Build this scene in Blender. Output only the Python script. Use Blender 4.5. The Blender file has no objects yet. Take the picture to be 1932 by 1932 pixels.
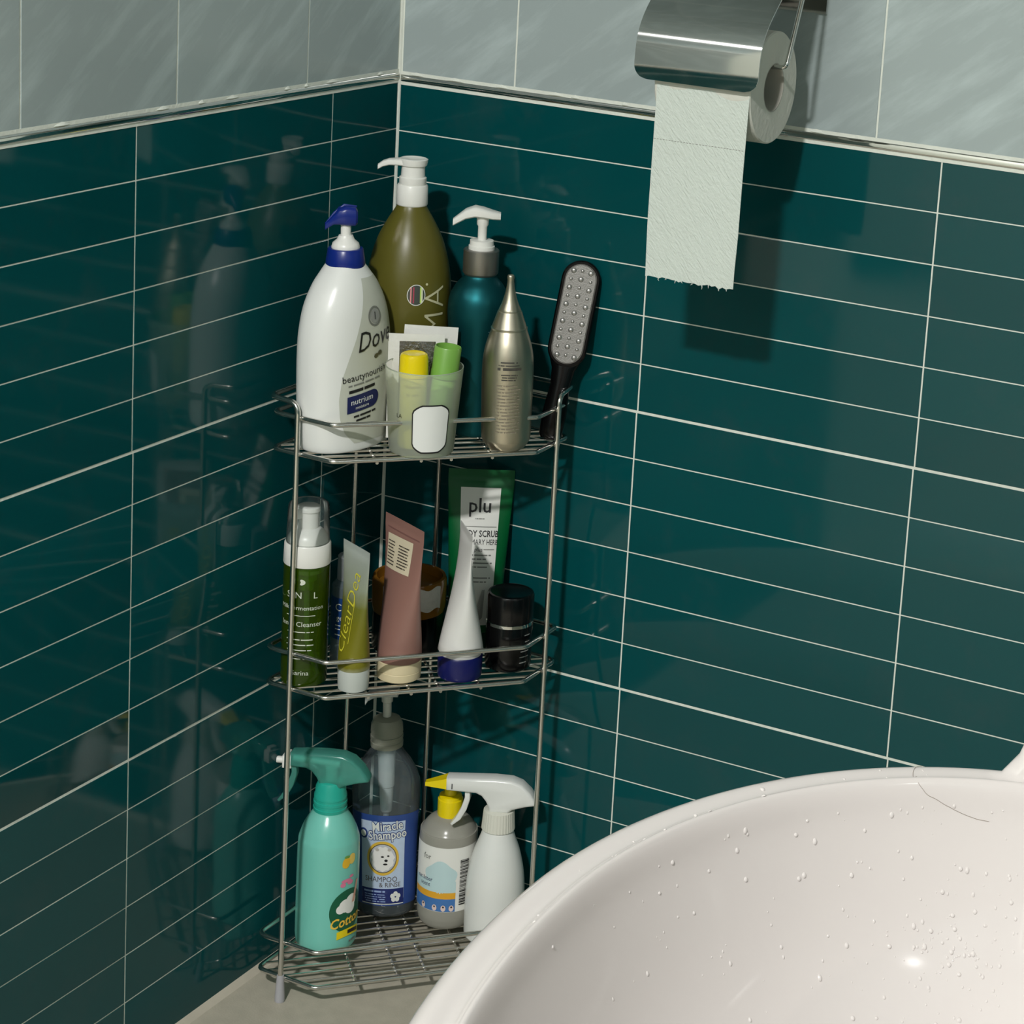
import bpy, bmesh, math, random
from math import sin, cos, pi, radians
from mathutils import Vector, Matrix
random.seed(7)
SC = bpy.context.scene
COL = SC.collection
S = 0.01            # everything below is written in centimetres, origin at the tiled corner, z = 0 at the chrome trim
ZF = 91.8           # floor lies 91.8 cm below the trim

# ---------------------------------------------------------------- camera, world, lights, exposure
cd = bpy.data.cameras.new('camera'); cam = bpy.data.objects.new('camera', cd); COL.objects.link(cam)
CR = Vector((0.90371275, 0.42229405, 0.07050539)); CU = Vector((-0.15020175, 0.15850419, 0.97586672)); CF = Vector((-0.40092731, 0.89249323, -0.20667156))
M4 = Matrix(((CR.x, CU.x, -CF.x, 1.28041602), (CR.y, CU.y, -CF.y, -1.96170203), (CR.z, CU.z, -CF.z, (34.029+ZF)*S), (0, 0, 0, 1)))
cam.matrix_world = M4
cd.sensor_fit = 'HORIZONTAL'; cd.sensor_width = 36.0; cd.lens = 36.0*4232.975/1932
cd.shift_x = -426.934/1932; cd.shift_y = -503.113/1932
cd.clip_start = 0.02; cd.clip_end = 50
SC.camera = cam
w = bpy.data.worlds.new('world'); SC.world = w; w.use_nodes = True
w.node_tree.nodes['Background'].inputs[0].default_value = (0.9, 0.95, 1, 1)
w.node_tree.nodes['Background'].inputs[1].default_value = 0.02
LIGHT_W, LIGHT_XY, LIGHT_Z, LIGHT_D = 122.0, (90.0, -286.0), 174.0, 19.0
ld = bpy.data.lights.new('ceiling_bulb', 'AREA'); ld.shape = 'DISK'; ld.size = LIGHT_D*S; ld.energy = LIGHT_W; ld.color = (1.0, 0.985, 0.965)
lo = bpy.data.objects.new('ceiling_bulb', ld); COL.objects.link(lo); lo.location = (LIGHT_XY[0]*S, LIGHT_XY[1]*S, (LIGHT_Z-1.6+ZF)*S)
vs = SC.view_settings
vs.view_transform = 'Standard'; vs.look = 'None'; vs.gamma = 1; vs.use_curve_mapping = False; vs.exposure = 0.0
SC.display_settings.display_device = 'sRGB'

# ---------------------------------------------------------------- helpers: objects
def tag(o, label=None, cat=None, group=None, kind=None):
    for k, v in (('label', label), ('category', cat), ('group', group), ('kind', kind)):
        if v: o[k] = v
    return o
def empty(name, x, y, z, rz=0, tilt=(0, 0), label=None, cat=None, group=None):
    o = bpy.data.objects.new(name, None); COL.objects.link(o)
    o.location = (x*S, y*S, (z+ZF)*S); o.rotation_euler = (radians(tilt[0]), radians(tilt[1]), radians(rz))
    o.empty_display_size = 0.02
    return tag(o, label, cat, group)
class MB:
    def __init__(s): s.v = []; s.f = []; s.m = []
    def add(s, vs_, fs, mi=0):
        b = len(s.v); s.v += [tuple(v) for v in vs_]; s.f += [tuple(i+b for i in f) for f in fs]; s.m += [mi]*len(fs); return s
    def build(s, name, mat, parent=None, ang=35, world=False, label=None, smooth=True):
        me = bpy.data.meshes.new(name)
        off = ZF if world else 0
        me.from_pydata([(x*S, y*S, (z+off)*S) for x, y, z in s.v], [], s.f)
        mats = mat if isinstance(mat, (list, tuple)) else [mat]
        for m in mats: me.materials.append(m)
        if len(mats) > 1: me.polygons.foreach_set('material_index', s.m)
        bm = bmesh.new(); bm.from_mesh(me); bmesh.ops.recalc_face_normals(bm, faces=bm.faces); bm.to_mesh(me); bm.free()
        if smooth:
            me.shade_smooth(); me.set_sharp_from_angle(angle=radians(ang))
        me.update()
        o = bpy.data.objects.new(name, me); COL.objects.link(o)
        if parent: o.parent = parent
        if label: o['label'] = label
        return o
def loft(rings, cap0=True, cap1=True, closed=False):
    n = len(rings[0]); v = [p for r in rings for p in r]; f = []
    k = len(rings)
    for i in range(k if closed else k-1):
        a, b = i*n, ((i+1) % k)*n
        for j in range(n): f.append((a+j, a+(j+1) % n, b+(j+1) % n, b+j))
    if cap0 and not closed: f.append(tuple(range(n-1, -1, -1)))
    if cap1 and not closed: f.append(tuple(range((k-1)*n, k*n)))
    return v, f
def ring(rx, ry, z, n=40, e=2.0, cx=0, cy=0):
    out = []
    for j in range(n):
        t = 2*pi*j/n; a, b = sin(t), -cos(t)
        if e != 2.0:
            a = math.copysign(abs(a)**(2/e), a); b = math.copysign(abs(b)**(2/e), b)
        out.append((cx+rx*a, cy+ry*b, z))
    return out
def rows3(prof):
    return [(q[0], q[1], q[2] if len(q) > 2 else q[1]) for q in prof]
def lathe(prof, n=40, e=2.0, cap0=True, cap1=True):
    return loft([ring(rx, ry, z, n, e) for z, rx, ry in rows3(prof)], cap0, cap1)
def cr(pts, k=6):
    """Catmull-Rom through tuples"""
    P = [pts[0]]+list(pts)+[pts[-1]]; out = []
    for i in range(1, len(P)-2):
        for s in range(k):
            t = s/k; a, b, c, d = P[i-1], P[i], P[i+1], P[i+2]
            out.append(tuple(0.5*((2*b[m])+(-a[m]+c[m])*t+(2*a[m]-5*b[m]+4*c[m]-d[m])*t*t+(-a[m]+3*b[m]-3*c[m]+d[m])*t**3) for m in range(len(b))))
    return out+[tuple(pts[-1])]
def surf(prof, off=0.015):
    """(arc position s, height z) -> point on the lathed body, s = cm along the front from its middle"""
    R = rows3(prof)
    def rad(z):
        for (z0, a0, b0), (z1, a1, b1) in zip(R, R[1:]):
            if min(z0, z1) <= z <= max(z0, z1) and z1 != z0:
                t = (z-z0)/(z1-z0); return a0+(a1-a0)*t, b0+(b1-b0)*t
        return (R[-1] if z > R[-1][0] else R[0])[1:]
    mz = sum(r[1] for r in R)/len(R)
    def f(s, z, o=None, ref=None):
        o = off if o is None else o
        a, b = rad(z); t = s/(ref or max(r[1] for r in R))
        return ((a+o)*sin(t), -(b+o)*cos(t), z)
    f.rad = rad
    return f
def patch(fn, s0, s1, z0, z1, ns=14, nz=4, rot=None):
    v = []; f = []
    for i in range(nz+1):
        for j in range(ns+1):
            v.append(fn(s0+(s1-s0)*j/ns, z0+(z1-z0)*i/nz))
    for i in range(nz):
        for j in range(ns):
            a = i*(ns+1)+j; f.append((a, a+1, a+ns+2, a+ns+1))
    return v, f
def blob(fn, cs, cz, rf, n=36, rings=4, inner=0.0):
    v = []; f = []
    ks = [inner+(1-inner)*k/rings for k in range(rings+1)]
    if inner == 0: v.append(fn(cs, cz)); ks = ks[1:]
    for k in ks:
        for j in range(n):
            t = 2*pi*j/n; r = rf(t); rx, rz = (r if isinstance(r, tuple) else (r, r))
            v.append(fn(cs+k*rx*cos(t), cz+k*rz*sin(t)))
    b = 1 if inner == 0 else 0
    if inner == 0:
        for j in range(n): f.append((0, 1+j, 1+(j+1) % n))
    for k in range(len(ks)-1):
        for j in range(n):
            a = b+k*n; f.append((a+j, a+(j+1) % n, a+n+(j+1) % n, a+n+j))
    return v, f
_tc = {}
def text2d(body, size, shear=0.0, bold=0.0, sp=1.0, maxlen=0.28):
    key = (body, size, shear, bold, sp)
    if key in _tc: return _tc[key]
    cu = bpy.data.curves.new('t', 'FONT'); cu.body = body; cu.size = size; cu.shear = shear; cu.offset = bold
    cu.space_character = sp; cu.align_x = 'CENTER'; cu.align_y = 'CENTER'; cu.resolution_u = 2; cu.fill_mode = 'FRONT'
    o = bpy.data.objects.new('t', cu); COL.objects.link(o)
    dg = bpy.context.evaluated_depsgraph_get(); dg.update()
    me = bpy.data.meshes.new_from_object(o.evaluated_get(dg))
    bm = bmesh.new(); bm.from_mesh(me); bmesh.ops.triangulate(bm, faces=bm.faces)
    for _ in range(2):
        es = [e for e in bm.edges if e.calc_length() > maxlen]
        if not es: break
        bmesh.ops.subdivide_edges(bm, edges=es, cuts=1)
        bmesh.ops.triangulate(bm, faces=bm.faces)
    v = [(q.co.x, q.co.y) for q in bm.verts]; bm.verts.index_update(); f = [tuple(q.index for q in g.verts) for g in bm.faces]
    bm.free(); bpy.data.objects.remove(o); bpy.data.curves.remove(cu); bpy.data.meshes.remove(me)
    _tc[key] = (v, f); return v, f
def write(fn, body, size, s, z, rot=0.0, shear=0.0, bold=0.0, sp=1.0, sx=1.0, o=0.03):
    v, f = text2d(body, size, shear, bold, sp); c, d = cos(radians(rot)), sin(radians(rot))
    return [fn(s+c*x*sx-d*y, z+d*x*sx+c*y, o) for x, y in v], f
def dashes(mb, fn, s0, s1, z, h, words=4, o=0.03, mi=0, rot=False):
    """a line of print too small to read: word-long strokes"""
    L = s1-s0; cuts = sorted(random.uniform(0.05, 0.95) for _ in range(words-1)); cuts = [0]+cuts+[1]
    for a, b in zip(cuts, cuts[1:]):
        a += 0.02; b -= 0.02
        if b-a < 0.03: continue
        if rot: mb.add(*patch(lambda s, q: fn(s, q, o), z-h/2, z+h/2, s0+a*L, s0+b*L, 1, 3), mi)
        else: mb.add(*patch(lambda s, q: fn(s, q, o), s0+a*L, s0+b*L, z-h/2, z+h/2, 3, 1), mi)
def fillet(path, r, k=4, closed=False):
    P = [Vector(p) for p in path]; n = len(P); out = []
    for i in range(n):
        if not closed and i in (0, n-1): out.append(P[i]); continue
        a, b, c = P[i-1], P[i], P[(i+1) % n]
        u, v = (a-b), (c-b); lu, lv = u.length, v.length; u.normalize(); v.normalize()
        ang = u.angle(v)
        if ang > radians(176): out.append(b); continue
        d = min(r/math.tan(ang/2), lu*0.45, lv*0.45)
        p0, p1 = b+u*d, b+v*d
        for s in range(k+1):
            t = s/k; out.append(p0*(1-t)**2+b*2*t*(1-t)+p1*t*t)
    return out
def tube(path, r, n=8, closed=False, caps=True):
    P = [Vector(p) for p in path]; k = len(P); rings = []
    up = None
    for i in range(k):
        if closed: t = (P[(i+1) % k]-P[i-1])
        else: t = P[min(i+1, k-1)]-P[max(i-1, 0)]
        t.normalize()
        if up is None:
            up = Vector((0, 0, 1)) if abs(t.z) < 0.9 else Vector((1, 0, 0))
        x = (up-t*up.dot(t)); x.normalize(); up = x; y = t.cross(x)
        rr = r[i] if isinstance(r, (list, tuple)) else r
        rings.append([tuple(P[i]+x*rr*cos(2*pi*j/n)+y*rr*sin(2*pi*j/n)) for j in range(n)])
    if closed:
        return loft(rings, closed=True)
    return loft(rings, caps, caps)
def rrect(path, rings_n=16):
    """sweep of rounded boxes: rows (x, y, z, half width y, half height z) along x"""
    R = []
    for x, y, z, hy, hz in path:
        R.append([(x, y+hy*a, z+hz*b) for a, b in [(math.copysign(abs(cos(t))**0.55, cos(t)), math.copysign(abs(sin(t))**0.55, sin(t))) for t in [2*pi*j/rings_n for j in range(rings_n)]]])
    return loft(R)
def slab(poly, t, b=0.12):
    """side outline in (x, z) extruded to half thickness t with soft edges"""
    cx = sum(p[0] for p in poly)/len(poly); cz = sum(p[1] for p in poly)/len(poly); n = len(poly)
    def inset(d):
        out = []
        for i in range(n):
            a, c, e = poly[i-1], poly[i], poly[(i+1) % n]
            n1 = (c[1]-a[1], -(c[0]-a[0])); n2 = (e[1]-c[1], -(e[0]-c[0]))
            nx, nz = n1[0]/(math.hypot(*n1)+1e-9)+n2[0]/(math.hypot(*n2)+1e-9), n1[1]/(math.hypot(*n1)+1e-9)+n2[1]/(math.hypot(*n2)+1e-9)
            l = math.hypot(nx, nz)+1e-9; out.append((c[0]-d*nx/l*sg, c[1]-d*nz/l*sg))
        return out
    area = sum(poly[i-1][0]*poly[i][1]-poly[i][0]*poly[i-1][1] for i in range(n)); sg = 1 if area > 0 else -1
    R = []
    for y, d in ((-t, b), (-t+b*0.3, b*0.3), (-t+b, 0), (t-b, 0), (t-b*0.3, b*0.3), (t, b)):
        R.append([(x, y, z) for x, z in inset(d)])
    return loft(R)
def turn(vf, a, dx=0, dy=0, dz=0):
    c, s = cos(radians(a)), sin(radians(a))
    return [(x*c-y*s+dx, x*s+y*c+dy, z+dz) for x, y, z in vf[0]], vf[1]
def box(x0, x1, y0, y1, z0, z1):
    v = [(x, y, z) for x in (x0, x1) for y in (y0, y1) for z in (z0, z1)]
    return v, [(0, 1, 3, 2), (4, 6, 7, 5), (0, 4, 5, 1), (2, 3, 7, 6), (0, 2, 6, 4), (1, 5, 7, 3)]

# ---------------------------------------------------------------- helpers: materials
def lin(c): return tuple(((x/255)/12.92 if x/255 <= 0.04045 else ((x/255+0.055)/1.055)**2.4) for x in c)+(1,)
def mat(name, rgb, rough=0.4, metal=0.0, spec=0.5, bump=0.0, bscale=300, coat=0.0, sss=0.0, vary=0.0, vscale=40):
    m = bpy.data.materials.new(name); m.use_nodes = True; nt = m.node_tree; b = nt.nodes['Principled BSDF']
    b.inputs['Base Color'].default_value = lin(rgb); b.inputs['Roughness'].default_value = rough
    b.inputs['Metallic'].default_value = metal; b.inputs['Specular IOR Level'].default_value = spec
    b.inputs['Coat Weight'].default_value = coat
    if sss: b.inputs['Subsurface Weight'].default_value = sss; b.inputs['Subsurface Radius'].default_value = (0.004, 0.004, 0.004); b.inputs['Subsurface Scale'].default_value = 1
    tc = nt.nodes.new('ShaderNodeTexCoord')
    if vary:
        n = nt.nodes.new('ShaderNodeTexNoise'); n.inputs['Scale'].default_value = vscale; n.inputs['Detail'].default_value = 4
        nt.links.new(tc.outputs['Object'], n.inputs['Vector'])
        r = nt.nodes.new('ShaderNodeMix'); r.data_type = 'RGBA'; r.blend_type = 'MIX'
        c = lin(rgb); r.inputs['A'].default_value = tuple(x*(1-vary) for x in c[:3])+(1,); r.inputs['B'].default_value = tuple(min(1, x*(1+vary)) for x in c[:3])+(1,)
        nt.links.new(n.outputs['Fac'], r.inputs['Factor']); nt.links.new(r.outputs['Result'], b.inputs['Base Color'])
    if bump:
        n = nt.nodes.new('ShaderNodeTexNoise'); n.inputs['Scale'].default_value = bscale; n.inputs['Detail'].default_value = 3
        nt.links.new(tc.outputs['Object'], n.inputs['Vector'])
        bp = nt.nodes.new('ShaderNodeBump'); bp.inputs['Strength'].default_value = bump; bp.inputs['Distance'].default_value = 0.002
        nt.links.new(n.outputs['Fac'], bp.inputs['Height']); nt.links.new(bp.outputs['Normal'], b.inputs['Normal'])
    return m
def thin(name, tint, body, fac, rough=0.08, trans=0.5, ior=1.35):
    """thin translucent plastic: tinted clear film + milky part + gloss"""
    m = bpy.data.materials.new(name); m.use_nodes = True; nt = m.node_tree; nt.nodes.clear()
    N = nt.nodes.new; L = nt.links.new
    o = N('ShaderNodeOutputMaterial'); t = N('ShaderNodeBsdfTransparent'); t.inputs[0].default_value = lin(tint)
    d = N('ShaderNodeBsdfDiffuse'); d.inputs[0].default_value = lin(body); tl = N('ShaderNodeBsdfTranslucent'); tl.inputs[0].default_value = lin(body)
    m1 = N('ShaderNodeMixShader'); m1.inputs[0].default_value = trans; L(d.outputs[0], m1.inputs[1]); L(tl.outputs[0], m1.inputs[2])
    m2 = N('ShaderNodeMixShader'); m2.inputs[0].default_value = fac; L(t.outputs[0], m2.inputs[1]); L(m1.outputs[0], m2.inputs[2])
    fr = N('ShaderNodeFresnel'); fr.inputs[0].default_value = ior; g = N('ShaderNodeBsdfGlossy'); g.inputs[0].default_value = (1, 1, 1, 1); g.inputs['Roughness'].default_value = rough
    m3 = N('ShaderNodeMixShader'); L(fr.outputs[0], m3.inputs[0]); L(m2.outputs[0], m3.inputs[1]); L(g.outputs[0], m3.inputs[2]); L(m3.outputs[0], o.inputs[0])
    return m

# ---------------------------------------------------------------- materials
def tile_mat(name, rgb, rough, streak):
    m = mat(name, rgb, rough, spec=0.5 if streak else 0.36); nt = m.node_tree; b = nt.nodes['Principled BSDF']; N = nt.nodes.new; L = nt.links.new
    geo = N('ShaderNodeNewGeometry'); oi = N('ShaderNodeObjectInfo')
    hs = N('ShaderNodeHueSaturation'); mr = N('ShaderNodeMapRange'); mr.inputs['To Min'].default_value = 0.93; mr.inputs['To Max'].default_value = 1.07
    L(oi.outputs['Random'], mr.inputs['Value']); L(mr.outputs[0], hs.inputs['Value'])
    if streak:      # pale diagonal brush marks in the glaze
        rt = N('ShaderNodeVectorRotate'); rt.rotation_type = 'EULER_XYZ'; L(geo.outputs['Position'], rt.inputs['Vector'])
        cx = N('ShaderNodeCombineXYZ'); sx = N('ShaderNodeSeparateXYZ'); L(geo.outputs['Position'], sx.inputs[0])
        ad = N('ShaderNodeMath'); ad.operation = 'ADD'; L(sx.outputs[0], ad.inputs[0]); L(sx.outputs[1], ad.inputs[1])
        L(ad.outputs[0], cx.inputs[0]); L(sx.outputs[2], cx.inputs[1])
        rt2 = N('ShaderNodeMapping'); rt2.inputs['Rotation'].default_value = (0, 0, radians(-38)); L(cx.outputs[0], rt2.inputs['Vector'])
        rt3 = N('ShaderNodeMapping'); rt3.inputs['Scale'].default_value = (7, 34, 1); L(rt2.outputs[0], rt3.inputs['Vector'])
        n = N('ShaderNodeTexNoise'); n.inputs['Scale'].default_value = 1; n.inputs['Detail'].default_value = 5; n.inputs['Roughness'].default_value = 0.6
        L(rt3.outputs[0], n.inputs['Vector'])
        rp = N('ShaderNodeValToRGB'); rp.color_ramp.elements[0].position = 0.47; rp.color_ramp.elements[1].position = 0.76
        c0 = lin(rgb); rp.color_ramp.elements[0].color = c0; rp.color_ramp.elements[1].color = tuple(min(1, c*1.34+0.012) for c in c0[:3])+(1,)
        L(n.outputs['Fac'], rp.inputs[0]); L(rp.outputs[0], hs.inputs['Color'])
    else:           # faint dried water film
        n = N('ShaderNodeTexNoise'); n.inputs['Scale'].default_value = 14; n.inputs['Detail'].default_value = 6; n.inputs['Roughness'].default_value = 0.7
        L(geo.outputs['Position'], n.inputs['Vector'])
        rp = N('ShaderNodeValToRGB'); rp.color_ramp.elements[0].position = 0.52; rp.color_ramp.elements[1].position = 0.80
        c0 = lin(rgb); rp.color_ramp.elements[0].color = c0; rp.color_ramp.elements[1].color = tuple(c*0.85+0.012 for c in c0[:3])+(1,)
        L(n.outputs['Fac'], rp.inputs[0]); L(rp.outputs[0], hs.inputs['Color'])
        mr2 = N('ShaderNodeMapRange'); mr2.inputs['To Min'].default_value = rough*0.7; mr2.inputs['To Max'].default_value = rough*1.7
        L(n.outputs['Fac'], mr2.inputs['Value']); L(mr2.outputs[0], b.inputs['Roughness'])
    L(hs.outputs[0], b.inputs['Base Color'])
    wv = N('ShaderNodeTexNoise'); wv.inputs['Scale'].default_value = 9; L(geo.outputs['Position'], wv.inputs['Vector'])
    bp = N('ShaderNodeBump'); bp.inputs['Strength'].default_value = 0.05; bp.inputs['Distance'].default_value = 0.003
    L(wv.outputs['Fac'], bp.inputs['Height']); L(bp.outputs[0], b.inputs['Normal'])
    return m
TEAL = tile_mat('teal_glaze', (5, 70, 73), 0.06, False)
GREY = tile_mat('grey_glaze', (162, 174, 174), 0.16, True)
GROUT = mat('white_grout', (222, 226, 216), 0.85, vary=0.12, vscale=25, bump=0.3)
CHROME = mat('chrome', (212, 212, 208), 0.06, metal=1.0)
STEEL = mat('steel_wire', (214, 212, 206), 0.22, metal=1.0)
CAULK = mat('caulk', (196, 188, 172), 0.6, vary=0.15, vscale=40)
CERAMIC = mat('white_ceramic', (191, 186, 183), 0.055, spec=0.5)
WHITE_P = mat('white_plastic', (234, 234, 228), 0.32)
BLACK_P = mat('black_plastic', (7, 7, 8), 0.2, spec=0.35)
PAPER = mat('tissue_paper', (236, 236, 226), 0.95, spec=0.1, bump=0.9, bscale=320)
INK = mat('black_ink', (22, 22, 24), 0.5)
GREYINK = mat('grey_ink', (120, 122, 116), 0.5)
WINK = mat('white_ink', (228, 230, 224), 0.45)

def plain_wall_mat():
    m = mat('far_tiles', (150, 165, 165), 0.2); nt = m.node_tree; N = nt.nodes.new; L = nt.links.new; b = nt.nodes['Principled BSDF']
    geo = N('ShaderNodeNewGeometry'); sx = N('ShaderNodeSeparateXYZ'); L(geo.outputs['Position'], sx.inputs[0])
    gt = N('ShaderNodeMath'); gt.operation = 'GREATER_THAN'; gt.inputs[1].default_value = ZF*S; L(sx.outputs[2], gt.inputs[0])
    mx = N('ShaderNodeMix'); mx.data_type = 'RGBA'; mx.inputs['A'].default_value = lin((10, 72, 74)); mx.inputs['B'].default_value = lin((122, 134, 134))
    L(gt.outputs[0], mx.inputs['Factor']); L(mx.outputs['Result'], b.inputs['Base Color']); return m
FARTILE = plain_wall_mat()
FLOORM = mat('beige_floor', (178, 172, 156), 0.55, vary=0.16, vscale=60, bump=0.15, bscale=500)
CEILM = mat('ceiling_paint', (170, 168, 162), 0.8)

# ---------------------------------------------------------------- room shell
TOP, XR, YN = 188.0, 230.0, -360.0
def struct(name, vf, m, label, ang=35):
    o = MB().add(*vf).build(name, m, world=True, ang=ang); o['kind'] = 'structure'; o['label'] = label; return o
GD = 0.04           # grout sits this far behind the tile faces
struct('floor', box(-8, XR+8, YN-8, 8, -98, -91.8), FLOORM, 'beige speckled bathroom floor under the wire rack')
struct('ceiling', box(-8, XR+8, YN-8, 8, TOP, TOP+6), CEILM, 'plain pale ceiling above the tiled walls')
wl = struct('wall_left', box(-8, -GD, YN, 8, -91.8, TOP), GROUT, 'darker tiled wall left of the corner, teal below grey')
wr = struct('wall_right', box(-GD, XR, GD, 8, -91.8, TOP), GROUT, 'tiled wall right of the corner behind the paper holder')
struct('wall_near', box(-8, XR+8, YN-8, YN, -91.8, TOP), FARTILE, 'tiled wall behind the photographer')
struct('wall_far', box(XR, XR+8, YN, 8, -91.8, TOP), FARTILE, 'tiled wall beyond the wash basin')
def tile_faces(mb, wall, a0, a1, z0, z1, b=0.035):
    """bevelled slab on a wall: a = distance from the corner, face on the wall plane"""
    d = random.uniform(-0.012, 0.012); tz = random.uniform(-0.010, 0.010); ta = random.uniform(-0.010, 0.010)
    def P(a, z, h): return (h, -a, z) if wall == 'L' else (a, -h, z)
    ca, cz = (a0+a1)/2, (z0+z1)/2
    def h(a, z): return d+ta*(a-ca)/(a1-a0)*2+tz*(z-cz)/(z1-z0)*2
    q = [(a0, z0), (a1, z0), (a1, z1), (a0, z1)]
    inn = [(a0+b, z0+b), (a1-b, z0+b), (a1-b, z1-b), (a0+b, z1-b)]
    v = [P(a, z, -GD-0.3) for a, z in q]+[P(a, z, -b*0.8) for a, z in q]+[P(a, z, h(a, z)) for a, z in inn]
    f = [(0, 1, 5, 4), (1, 2, 6, 5), (2, 3, 7, 6), (3, 0, 4, 7), (4, 5, 9, 8), (5, 6, 10, 9), (6, 7, 11, 10), (7, 4, 8, 11), (8, 9, 10, 11)]
    mb.add(v, f)
def joint(r):       # height of the joint above course r and its half width
    z = -5.0*r-0.045*(r >= 6)-0.045*(r >= 12); return z, (0.14 if r in (6, 12) else 0.062)
for wall, par, cols, dz in (('L', wl, [0.17, 11.75, 41.27, 70.9, 100.6, 130.2], 0.0), ('R', wr, [0.17, 30.07, 60.09, 90.1, 120.2, 150.3], -0.2)):
    for c in range(len(cols)-1):
        for r in range(18):
            sh = 0.0 if wall == 'L' and r < 6 or wall == 'R' else -0.18
            if wall == 'R' and 6 <= r < 12: sh = -0.1
            z1, g1 = joint(r); z0, g0 = joint(r+1)
            if r == 0: z1, g1 = -0.16-dz*0, 0.0
            if r == 17: z0, g0 = -91.45-dz, 0.0
            a0 = cols[c]+(0.05 if c else 0.0)+(sh if c else 0); a1 = cols[c+1]-0.05+sh
            mb = MB(); tile_faces(mb, wall, a0+0.03, a1-0.03, z0+g0+dz, z1-g1+dz)
            mb.build('tile', TEAL, par, world=True, ang=20)
for wall, par, cols in (('L', wl, [0.25, 16.2, 35.9, 55.75, 75.6, 95.4, 115.2]), ('R', wr, [0.25, 13.8, 33.6, 53.35, 73.1, 92.9, 112.7, 132.4])):
    for c in range(len(cols)-1):
        for k in range(7):
            z0 = 1.22+k*30.2-(0.2 if wall == 'R' else 0); z1 = min(z0+30.0, TOP-0.3)
            if z1-z0 < 3: continue
            mb = MB(); tile_faces(mb, wall, cols[c]+0.09, cols[c+1]-0.09, z0, z1, 0.05)
            mb.build('tile', GREY, par, world=True, ang=20)
DOORM = mat('door_wood', (78, 62, 48), 0.45, vary=0.2, vscale=30)  # unseen door, added to give the chrome cover something dark to reflect
dr = struct('added_door_1', box(88, 168, YN-1, YN+2.5, -91.8, 112), DOORM, 'unseen brown door added behind the photographer for the chrome reflections')
for z0, z1 in ((-82, 0), (12, 102)):
    MB().add(*box(98, 158, YN+2.4, YN+3.2, z0, z1)).build('panel', DOORM, dr, world=True)
for q in (box(82, 88, YN-1, YN+4, -91.8, 118), box(168, 174, YN-1, YN+4, -91.8, 118), box(82, 174, YN-1, YN+4, 112, 118)): MB().add(*q).build('door_frame', WHITE_P, dr, world=True)
MB().add(*tube([(94, YN+2, 8), (94, YN+7, 8), (104, YN+7, 8)], 1.0, 12)).build('handle', CHROME, dr, world=True)
for k in (0, 1):
    prof = [(-0.05, -91.85), (0.6, -91.85), (0.52, -91.74), (0.32, -91.58), (0.12, -91.25), (-0.05, -91.15)]
    rr = [[((h, -a, z) if k == 0 else (a, -h, z)) for h, z in prof] for a in (0.0, 150.0)]
    struct('trim_%d' % (k+3), loft(rr), CAULK, ('pale caulk line where the darker wall meets the floor', 'pale caulk line where the right wall meets the floor')[k])
# corner grout bead and chipped grout over the chrome strip
cb = []
for k in range(60):
    z = TOP-1-(TOP+91)*k/59
    r = 0.24+0.05*sin(k*2.1)+0.03*sin(k*5.3)
    cb.append([(-0.1, 0.1, z), (-0.1, -r, z), (r*0.30, -r*0.75, z), (r*0.7, -r*0.3, z), (r, 0.1, z)])
# the strip: rounded chrome profile on both walls
def strip(wall, L, dz):
    prof = [(-0.05, 0.16), (0.06, 0.17), (0.14, 0.24), (0.17, 0.42), (0.17, 0.62), (0.13, 0.82), (0.06, 0.92), (-0.05, 0.93)]
    R = [[((h, -a, z+dz) if wall == 'L' else (a, -h, z+dz)) for h, z in prof] for a in (0.3, L)]
    return loft(R)
for k, (wall, L, dz, lab) in enumerate((('L', 150, 0.02, 'narrow chrome strip between teal and grey tiles on the darker wall'), ('R', 190, -0.18, 'narrow chrome strip between teal and grey tiles behind the paper holder'))):
    t = struct('trim_%d' % (k+1), strip(wall, L, dz), CHROME, lab, ang=50)
    for z0, z1 in ((-0.17, 0.17), (0.92, 1.26)):
        MB().add(*[[((h, -a, z+dz) if wall == 'L' else (a, -h, z+dz)) for a in (0.2, L) for h, z in ((-0.05, z0), (0.035, z0), (0.035, z1), (-0.05, z1))], [(0, 1, 5, 4), (1, 2, 6, 5), (2, 3, 7, 6), (3, 0, 4, 7)]]).build('grout_line', GROUT, t, world=True, smooth=False)
    mb = MB()
    for q in range(8):              # smears of old grout along the top edge
        a = (1.2 if wall == 'R' else 3)+q*random.uniform(4, 8); l = random.uniform(0.5, 2.4); zz = 1.0+dz
        rr = [[((h, -(a+l*s), z+zz) if wall == 'L' else (a+l*s, -h, z+zz)) for h, z in ((-0.1, -0.10), (0.05+0.14*sin(pi*s), 0.0), (0.02, 0.05+0.24*sin(pi*s)), (-0.1, 0.16))] for s in [i/6 for i in range(7)]]
        mb.add(*loft(rr))
    mb.build('grout_smear', GROUT, t, world=True)
cbead = MB().add(*loft(cb)).build('grout_bead', GROUT, wl, world=True)
# light fitting on the ceiling (the lamp itself is set up at the top)
LAMP = mat('lamp_rim', (230, 230, 225), 0.4)
t = empty('ceiling_light', LIGHT_XY[0], LIGHT_XY[1], LIGHT_Z, label='round white ceiling light above the room'); t['kind'] = 'structure'
MB().add(*lathe([(-1.2, LIGHT_D/2+0.2), (-1.2, LIGHT_D/2+1.4), (2, LIGHT_D/2+2.2), (TOP-LIGHT_Z, LIGHT_D/2+2.2)], 40)).build('housing', LAMP, t)

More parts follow.
